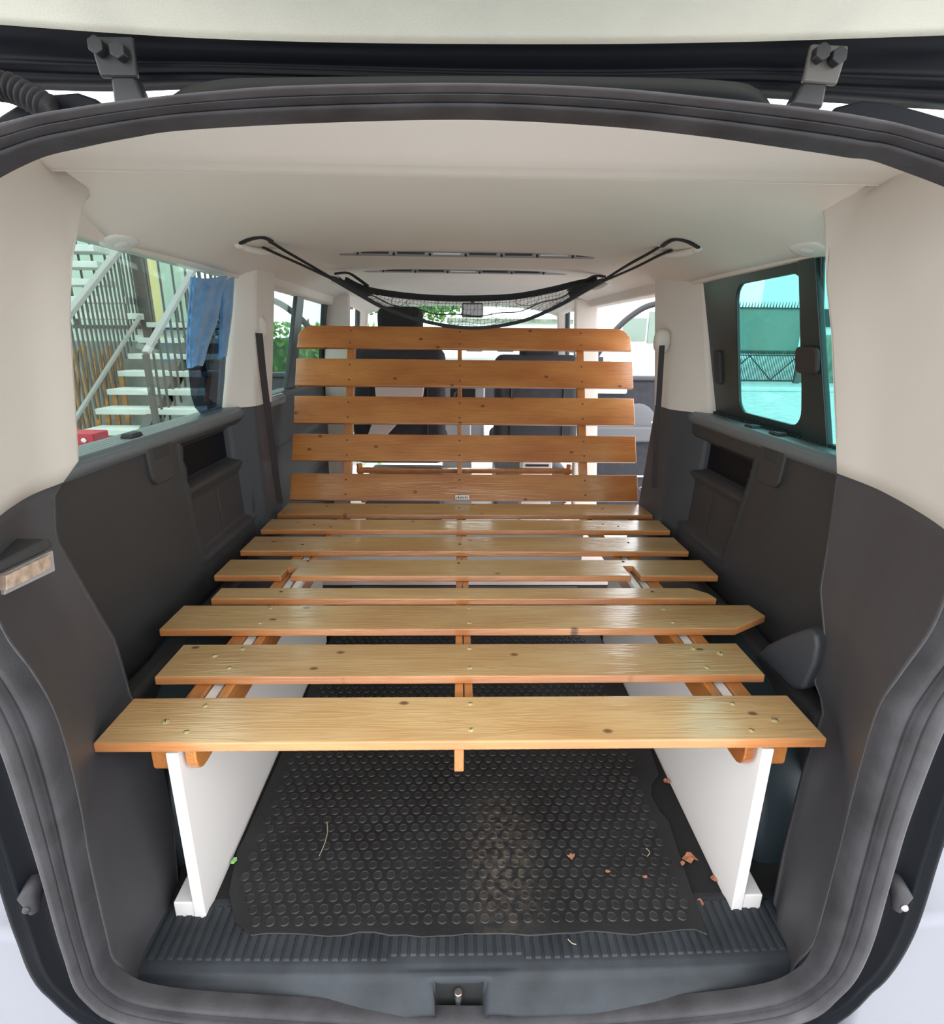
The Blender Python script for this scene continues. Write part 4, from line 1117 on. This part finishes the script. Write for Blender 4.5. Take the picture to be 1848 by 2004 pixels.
# ================================================================== TOWEL AND SMOKED PANEL ON THE LEFT WINDOW
pan = MB(); P = [(378, 545), (448, 560), (446, 640), (440, 740), (434, 806), (418, 817), (400, 815), (384, 798), (376, 772), (371, 720), (371, 640), (374, 590)]
a = [glass_pt(-1, x, y, .012) for x, y in P]; n = len(a)
pan.add(a+[q+Vector((-.004, 0, 0)) for q in a], [tuple(range(n)), tuple(range(n, 2*n))[::-1]]+[(i, (i+1) % n, n+(i+1) % n, n+i) for i in range(n)])
tag(pan.build('smoked_panel', 'shade'), 'dark see-through panel with rounded foot on the left rear window', 'window shade')
def drape(rows_px, name, m, label, off=.035, th=.010, folds=7, amp=.006, seed=1):
    random.seed(seed); rows = []
    ys_ = [r[0] for r in rows_px]
    for i in range(41):
        y = lerp(ys_[0], ys_[-1], i/40); l = tab(y, ys_, [r[1] for r in rows_px]); r_ = tab(y, ys_, [r[2] for r in rows_px])
        row = []
        for j in range(25):
            u = j/24; edge_ = math.sin(PI*u)**.35
            wv = amp*(math.sin(i*.95+u*3.2+math.sin(u*5)*1.2)*.6+math.sin(u*folds*2+i*.1)*.5)
            row.append(glass_pt(-1, lerp(l, r_, u), y+3*math.sin(u*4+i*.2), off+th*edge_+wv*edge_))
        rows.append(row)
    back = [[p+Vector((-.008, 0, 0)) for p in r] for r in rows]
    mb = MB().grid(rows).grid(back)
    b1 = [r[0] for r in rows]; b2 = [r[0] for r in back]; mb.grid([b1, b2]); mb.grid([[r[-1] for r in rows], [r[-1] for r in back]]); mb.grid([rows[0], back[0]]); mb.grid([rows[-1], back[-1]])
    return tag(mb.build(name, m, smooth=True), label, 'towel')
drape([(542, 378, 446), (580, 375, 434), (620, 372, 428), (650, 371, 418), (680, 370, 408), (705, 370, 402), (718, 372, 397)], 'towel', 'towel', 'blue towel folded and hanging at the left rear window')
drape([(545, 436, 459), (600, 436, 456), (650, 434, 450), (700, 432, 444)], 'towel', 'towel', 'narrow blue towel end hanging between the folded towel and the pillar', off=.022, th=.004, folds=3, amp=.002, seed=4)

# ================================================================== FRONT SEATS AND DASH
def rbox(c, sx, sy, sz, name, m, par, bev, rx=0):
    o = MB().box(-sx/2, sx/2, -sy/2, sy/2, -sz/2, sz/2).build(name, m, bevel=bev, seg=4)
    o.parent = par; o.location = Vector(c)-par.location; o.rotation_euler = (rx, 0, 0); return o
def front_seat(px, topy, htop, w, hw, Y, label, m='seat', hm='seatblack'):
    q = onY(px, topy, Y); h = onY(px+(3 if px < 900 else 4), htop, Y+.02)
    t = thing('front_seat', label, 'seat', (q.x, Y, 0))
    rbox((q.x, Y-.02, q.z-.32), w, .13, .64, 'backrest', m, t, .05, -.08)
    rbox((q.x, Y+.28, q.z-.58), w, .50, .14, 'cushion', m, t, .05)
    rbox((q.x, Y+.25, .16), w*.9, .42, .30, 'seat_base', 'dash', t, .02)
    rbox((h.x, Y+.02, h.z-.09), hw, .10, .18, 'headrest', hm, t, .045)
    for s in (-1, 1):
        o = MB().cyl((s*.06, 0, -.06), (s*.06, 0, .14), .007).build('headrest_post', 'steel'); o.parent = t; o.location = Vector((h.x, Y+.02, q.z))-t.location
    for s in (-1, 1):
        o = MB().cyl((s*(w/2-.10), -.075, -.30), (s*(w/2-.10), -.068, .26), .004).build('seam', 'satin'); o.parent = t; o.location = Vector((q.x, Y-.02, q.z-.32))-t.location; o.rotation_euler = (-.08, 0, 0)
    return t
front_seat(780, 680, 600, .52, .25, 3.25, 'dark grey front seat on the left with a tall black headrest')
front_seat(1052, 694, 668, .52, .24, 3.55, 'dark grey front seat on the right, its headrest just above the slats')
cl = MB(); 
P = [onY(x, y, 3.10) for x, y in [(732, 742), (832, 744), (828, 775), (748, 862), (716, 862), (738, 800)]]
cl.add(P+[p+Vector((0, .02, 0)) for p in P], [tuple(range(6)), tuple(range(6, 12))[::-1]]+[(i, (i+1) % 6, 6+(i+1) % 6, 6+i) for i in range(6)])
tag(cl.build('cloth', 'cloth', bevel=.006), 'pale cloth draped over the back of the left front seat', 'cloth')
bx = thing('white_box', 'small white box on the floor between the seats, seen under the fourth backrest slat', 'box', tuple(onY(1050, 925, 3.0)))
a = onY(1022, 905, 3.0); b = onY(1080, 935, 3.0)
kid(MB().box(a.x, b.x, 3.0, 3.12, .002, a.z).build('body', 'white', bevel=.006), bx)
kid(MB().box(a.x+.02, b.x-.02, 2.997, 3.0, a.z-.022, a.z-.010).build('slot', 'ink'), bx)
d = thing('dashboard', 'grey dashboard under the windscreen, seen between the backrest slats', 'dashboard', (X0, 4.6, .8))
kid(MB().prism([(4.35, .55), (4.35, .86), (4.42, .95), (4.75, .97), (5.0, .92), (5.0, .5)], 'X', X0-.80, X0+.80).build('body', 'dash', bevel=.03, seg=3), d)
kid(MB().box(X0-.16, X0+.16, 4.10, 4.36, .25, .86).build('centre_stack', 'silver', bevel=.02, seg=3), d)
kid(MB().box(X0-.09, X0+.09, 4.092, 4.10, .66, .78).build('display', 'ink', bevel=.003), d)
for s in (-1, 1): kid(MB().box(X0+s*.07-.05, X0+s*.07+.05, 4.342, 4.352, .87, .93).build('air_outlet', 'darkslot', bevel=.003), d)
kid(MB().ell((X0-.36, 4.40, .98), (.17, .10, .06), 20, 10).build('instrument_hood', 'dash', smooth=True), d)
swc = Vector((-.36, 4.12, .88)); t = thing('steering_wheel', 'black steering wheel in front of the left front seat', 'steering wheel', tuple(swc))
ring_ = [Vector((.185*math.cos(a), .06*math.sin(a)+.0, .175*math.sin(a))) for a in [2*PI*k/36 for k in range(36)]]
o = MB().tube(ring_, .014, 10, closed=True).build('rim', 'dash', smooth=True); o.parent = t
for v in ((.17, 0, 0), (-.17, 0, 0), (0, -.05, -.16)):
    o = MB().bar((0, 0, 0), v, .03, .015, up=(0, 1, 0)).build('spoke', 'silver', bevel=.004); o.parent = t
o = MB().ell((0, 0, 0), (.065, .03, .06), 18, 10).build('hub', 'dash', smooth=True); o.parent = t
gs = thing('gear_console', 'silver-grey centre console with gear lever between the front seats', 'console', (X0-.04, 3.9, 0))
kid(MB().prism([(3.7, .02), (4.08, .02), (4.08, .62), (4.05, .62), (3.78, .35), (3.7, .30)], 'X', X0-.14, X0+.06).build('body', 'silver', bevel=.02, seg=3), gs)
kid(MB().cyl((X0-.04, 3.98, .52), (X0-.04, 3.93, .72), .010).build('lever', 'satin'), gs)
kid(MB().ell((X0-.04, 3.925, .74), (.025, .025, .035), 14, 8).build('knob', 'ink', smooth=True), gs)

# ---- open front doors (hinged at the windscreen pillars, standing out sideways)
for s, side in ((-1, 'left'), (1, 'right')):
    t = thing('front_door', 'open %s front door with dark inner panel, seen through the %s' % (side, 'left middle window' if s < 0 else 'sliding doorway'), 'door', (X0+s*.88, 4.25, -.3))
    Yd = 4.25; xa = X0+s*.90; xb = X0+s*1.90
    kid(MB().box(*sorted((xa, xb)), Yd, Yd+.09, -.32, .84).build('panel', 'darkblue' if s < 0 else 'seat', bevel=.02, seg=3), t)
    kid(MB().box(*sorted((xa, xb)), Yd-.02, Yd+.09, .835, .87).build('sill_cap', 'darkblue', bevel=.01), t)
    pts = catmull([(xa, Yd+.04, .86), (X0+s*1.06, Yd+.04, 1.12), (X0+s*1.22, Yd+.04, 1.29), (X0+s*1.42, Yd+.04, 1.38), (X0+s*1.88, Yd+.04, 1.40), (xb, Yd+.04, .86)], 6)
    kid(MB().tube(pts, .022, 8).build('window_frame', 'satin', smooth=True), t)
    kid(MB().box(*sorted((X0+s*.98, X0+s*1.22)), Yd-.035, Yd-.0, .74, .79).build('inner_handle', 'silver' if s < 0 else 'lamp', bevel=.012, seg=3), t)['label'] = 'pale inner door handle'
    kid(MB().box(*sorted((X0+s*.93, X0+s*1.7)), Yd-.05, Yd, .38, .50).build('arm_rest', 'dash', bevel=.02, seg=3), t)
    for zz in (.10, .52): kid(MB().box(*sorted((X0+s*.94, X0+s*1.8)), Yd-.012, Yd, zz, zz+.016).build('trim_strip', 'silver', bevel=.003), t)
    o = MB().ell((X0+s*1.32, Yd-.002, .52), (.15, .015, .15), 24, 10).build('speaker', 'dash', smooth=True); kid(o, t)
    # outside mirror
    kid(MB().box(*sorted((X0+s*1.0, X0+s*1.06)), Yd+.10, Yd+.16, .90, 1.0).build('mirror_arm', 'satin', bevel=.01), t)

# ================================================================== OUTSIDE LEFT: STAIRS
stair = thing('staircase', 'outdoor open staircase of white concrete treads with steel railings', 'staircase', (-3.0, 5.0, -.6))
zt0, y0 = .497, 5.06
for k in range(-4, 6):
    z = zt0+k*.150; Y = y0+k*.215
    xl = -3.20
    kid(MB().box(xl, -2.10, Y, Y+.27, z-.05, z).build('tread', 'concrete', bevel=.006), stair)
kid(MB().bar((-2.72, 4.1, -.30), (-2.72, 6.25, 1.20), .08, .14).build('stringer', 'railsteel', bevel=.004), stair)
for k in range(-4, 6):
    z = zt0+k*.150; Y = y0+k*.215
    kid(MB().prism([(Y+.05, z-.05), (Y+.20, z-.05), (Y+.12, z-.13)], 'X', -2.76, -2.68).build('bracket', 'railsteel'), stair)
# landing and second flight going up to the left
kid(MB().box(-3.95, -2.9, 6.25, 7.1, 1.12, 1.18).build('landing', 'concrete', bevel=.006), stair)
for (px, py) in ((222, 612), (205, 580), (160, 545), (148, 510), (140, 478)):
    p = onY(px, py, 6.0)
    kid(MB().box(p.x-.55, p.x+.20, 6.0, 6.27, p.z-.06, p.z).build('tread', 'concrete', bevel=.006), stair)
def px3(px, py, X): return onX(px, py, X)
def rail(p, q, w, h, m, name): kid(MB().bar(p, q, w, h).build(name, m, bevel=.004), stair)
a = px3(285, 692, -2.62); b = px3(388, 512, -2.62)
rail(a, b+(b-a)*.4, .055, .04, 'handrail', 'handrail')
kid(MB().box(a.x-.022, a.x+.022, a.y-.022, a.y+.022, -.05, a.z-.01).build('post', 'railsteel', bevel=.003), stair)
n = 14
for k in range(1, n):
    p = a.lerp(b+(b-a)*.4, k/n)
    kid(MB().box(p.x-.008, p.x+.008, p.y-.008, p.y+.008, p.z-.80, p.z-.01).build('baluster', 'railsteel'), stair)
a = px3(142, 605, -3.28); b = px3(240, 480, -3.28)
rail(a-(b-a)*.3, b+(b-a)*.3, .06, .045, 'handrail', 'handrail')
for k in range(-4, 19):
    p = a.lerp(b, k/14)
    kid(MB().box(p.x-.007, p.x+.007, p.y-.007, p.y+.007, p.z-1.0+abs(k)*.012, p.z-.01).build('baluster', 'railsteel'), stair)
a = px3(138, 835, -3.22); b = px3(275, 618, -3.22)
rail(a-(b-a)*.2, b, .030, .030, 'handrail', 'lower_rail')
# landing balustrade behind, dark uprights
for k in range(15):
    x_ = -3.95+k*.13
    kid(MB().box(x_-.007, x_+.007, 6.22, 6.24, 1.18, 2.3).build('baluster', 'railsteel'), stair)
kid(MB().box(-3.99, -2.0, 6.20, 6.25, 1.18, 1.215).build('bottom_bar', 'railsteel'), stair)
kid(MB().box(-3.27, -3.17, 6.18, 6.28, .9, 2.6).build('post', 'railsteel'), stair)
# walls behind
tag(MB().box(-7.0, -3.72, 8.2, 8.5, -.6, 3.6).build('rear_house_wall', 'mint', bevel=.01), 'pale mint plaster wall behind the staircase', 'wall')
p = onY(258, 500, 7.6); q = onY(300, 640, 7.6)
tag(MB().box(p.x, q.x, 7.6, 7.9, -.6, 3.4).build('plaster_column', 'yellow', bevel=.01), 'cream yellow plaster column behind the stair railing', 'column')
for k in range(6):
    x_ = -4.50+k*.105
    t_ = MB().bar((x_, 6.6+.05*k, -.6), (x_+.05-.01*k, 6.9, .95+.05*math.sin(k*2)), .055, .03, up=(0, 1, 0)).build('timber_plank', 'plank', bevel=.003)
    tag(t_, ['leftmost', 'second', 'third', 'fourth', 'fifth', 'rightmost'][k]+' brown timber plank leaning under the stairs, counted from the left', 'plank', 'timber planks leaning under the stairs')
wd = MB().box(-4.7, -2.6, 7.1, 7.16, -.6, 1.05)
tag(wd.build('concrete_kerb', 'kerbgrey', bevel=.01), 'low pale wall under the staircase behind the planks', 'wall')
rc = thing('red_box', 'red box with a white spot under the lowest treads', 'box', tuple(onY(165, 862, 4.5)))
a = onY(120, 848, 3.9); b = onY(186, 874, 3.9)
kid(MB().box(a.x, b.x, 3.9, 4.08, b.z-.05, a.z).build('body', 'redbox', bevel=.01), rc)
p = onY(164, 862, 3.895); kid(MB().ell(tuple(p), (.020, .006, .016), 10, 6).build('white_spot', 'label', smooth=True), rc)

# hedge and trees
def foliage(name, c, rad, n, size, m, label, cat, seed):
    random.seed(seed); mb = MB()
    for _ in range(n):
        while True:
            v = Vector([random.uniform(-1, 1) for _ in range(3)])
            if v.length < 1: break
        v = v.normalized()*(random.uniform(.55, 1)**.5)
        if name == 'hedge': v = Vector([random.uniform(-1, 1) for _ in range(3)])
        p = Vector((c[0]+v.x*rad[0], c[1]+v.y*rad[1], c[2]+v.z*rad[2]))
        a = Vector([random.uniform(-1, 1) for _ in range(3)]).normalized(); b = a.orthogonal().normalized(); s_ = size*random.uniform(.6, 1.3)
        mb.add([p-a*s_, p+b*s_*.5, p+a*s_, p-b*s_*.5], [(0, 1, 2, 3)])
    core = MB().ell(c, (rad[0]*.75, rad[1]*.75, rad[2]*.8), 14, 8, .7)
    t = thing(name, label, cat, (c[0], c[1], -.6))
    o = mb.build('foliage', m); kid(o, t); o['kind'] = 'stuff'
    kid(core.build('inner_foliage', 'hedge', smooth=True), t)
    return t
foliage('hedge', (-2.35, 8.2, .35), (1.3, .5, .95), 5000, .05, 'hedge2', 'green hedge outside the left middle window', 'hedge', 5)
t = foliage('tree', (-1.6, 22, 3.2), (3.2, 1.6, 1.5), 2500, .14, 'hedge2', 'light green tree far ahead through the windscreen', 'tree', 6)
kid(MB().tube([(-1.6, 22, -.6), (-1.5, 22, .8), (-1.6, 22, 2.2)], [.22, .17, .12], 10).build('trunk', 'plank', smooth=True), t)
t = foliage('tree', (17.5, 24.5, 6.6), (1.5, 1.2, 1.3), 2000, .13, 'hedge', 'dark tree crown above the stone wall outside the right window', 'tree', 8)
kid(MB().tube([(17.5, 24.5, -.6), (17.4, 24.5, 3), (17.5, 24.5, 6)], [.25, .2, .12], 10).build('trunk', 'plank', smooth=True), t)

# ================================================================== OUTSIDE RIGHT: GATE, WALL, HOUSE
GY = 25.0
gt = thing('gate', 'barred metal gate with grey-green sheeting and spikes outside the right window', 'gate', tuple(onY(1500, 735, GY)))
bl = onY(1415, 728, GY); br = onY(1552, 738, GY); tl = onY(1415, 603, GY); tr_ = onY(1562, 598, GY)
gx0, gx1 = bl.x, br.x; gz0 = -.55; 
mid = onY(1500, 693, GY).z; topz = onY(1500, 603, GY).z
kid(MB().box(gx0, gx1, GY, GY+.03, mid, topz).build('sheeting', 'sheet', bevel=.005), gt)
nb = 44
bars_z1 = mid+.15
for k in range(nb+1):
    x_ = lerp(gx0, gx1, k/nb)
    kid(MB().box(x_-.013, x_+.013, GY-.06, GY-.03, gz0, bars_z1).build('bar', 'frameblack'), gt)
for z in (gz0+.05, mid-.05): kid(MB().box(gx0, gx1, GY-.08, GY-.03, z-.03, z+.03).build('rail', 'frameblack'), gt)
kid(MB().box(gx0, gx1, GY-.05, GY+.03, topz-.03, topz+.03).build('rail', 'frameblack'), gt)
nz = 3
for k in range(nz):
    xa = lerp(gx0, gx1, k/nz); xb = lerp(gx0, gx1, (k+1)/nz)
    za, zb = (gz0+.08, mid-.08) if k % 2 else (mid-.08, gz0+.08)
    kid(MB().bar((xa, GY-.09, zb), (xb, GY-.09, za), .05, .03, up=(0, 1, 0)).build('brace', 'frameblack'), gt)
for k in range(24):
    x_ = lerp(gx0, gx1, (k+.5)/24)
    kid(MB().tube([(x_, GY, topz), (x_+.03, GY, topz+.28)], [.03, .004], 5).build('spike', 'frameblack'), gt)
kid(MB().bar((gx1+.10, GY-.1, -.6), (gx1+.34, GY-.1, topz+.1), .22, .22, up=(0, 1, 0)).build('post', 'railsteel', bevel=.02), gt)
tag(MB().box(gx1+.6, 24, GY+.4, GY+.9, -.6, onY(1620, 655, GY).z).build('stone_wall', 'stone', bevel=.03), 'mossy stone wall right of the gate', 'wall')
hs = thing('house', 'pale plaster house beyond the stone wall', 'house', (19, 34, -.6))
hp = onY(1600, 560, 34)
kid(MB().box(hp.x, hp.x+8, 34, 40, -.6, 8).build('wall', 'plaster'), hs)
a = onY(1612, 605, 33.98); b = onY(1628, 640, 33.98)
wv_ = MB().box(a.x, b.x, 33.9, 34.0, b.z, a.z).build('window', 'frameblack'); kid(wv_, hs)
kid(MB().box(hp.x-.4, hp.x+8.4, 33.6, 40.4, 8, 8.3).build('roof', 'stone'), hs)
tag(MB().box(gx0-2, 30, 20.5, 20.8, -.6, -.47).build('kerb', 'concrete', bevel=.02), 'long pale kerb in front of the gate', 'kerb')
# building and parked van ahead on the right
b2 = thing('house', 'pale house with teal shutters ahead, seen through the sliding doorway', 'house', (5.0, 17, -.6))
kid(MB().box(4.0, 6.5, 17, 20, -.6, 1.0).build('wall', 'plaster'), b2)
a = onY(1222, 622, 16.88); b = onY(1262, 668, 16.88)
kid(MB().box(3.9, 6.6, 16.9, 20.1, 1.0, 2.0).build('upper_wall', 'plaster'), b2)
kid(MB().box(a.x, b.x, 16.84, 16.9, b.z, a.z).build('shutter', 'sheet', bevel=.01), b2)
a2 = onY(1272, 610, 16.88); b22 = onY(1290, 672, 16.88)
kid(MB().box(a2.x, b22.x+.3, 16.84, 16.9, b22.z, a2.z).build('shutter', 'sheet', bevel=.01), b2)
car = thing('parked_car', 'white parked car at the right edge of the sliding doorway', 'car', (4.9, 13.2, -.6))
P = [(4.2, -.30), (4.2, .35), (4.27, .55), (4.37, .85), (4.47, .92), (5.5, .92), (5.65, .5), (5.68, -.3)]
kid(MB().prism(P, 'Y', 12.9, 16.4).build('body', 'carwhite', bevel=.08, seg=4), car)
kid(MB().box(4.45, 5.45, 12.86, 12.92, .45, .82).build('rear_window', 'frameblack', bevel=.03), car)
for xx in (4.22, 5.45): 
    kid(MB().cyl((xx-.02, 13.4, -.28), (xx+.18, 13.4, -.28), .32, 20).build('wheel', 'tyre', bevel=.03), car)
kid(MB().ell((4.24, 12.9, .15), (.05, .05, .12), 10, 8).build('tail_light', 'red', smooth=True), car)
# buildings far ahead give the windscreen something to look at
fb = thing('house', 'grey-blue building far ahead through the windscreen', 'house', (1.5, 30, -.6))
kid(MB().box(-.4, 8, 30, 34, -.6, 1.9).build('wall', 'plaster'), fb)
kid(MB().box(-.6, 8.2, 29.8, 34.2, 1.9, 2.1).build('roof', 'stone'), fb)
for k in range(4): kid(MB().box(.4+k*1.6, 1.2+k*1.6, 29.96, 30.0, .5, 1.4).build('window', 'frameblack'), fb)

p = onZ(1788, 1910, -.57); q = onZ(1850, 1815, -.57)
tag(MB().tube([p, p.lerp(q, .5)+Vector((0, 0, .01)), q], .025, 8).build('pipe', 'yellow', smooth=True), 'yellow pipe lying on the ground at the lower right edge', 'pipe')
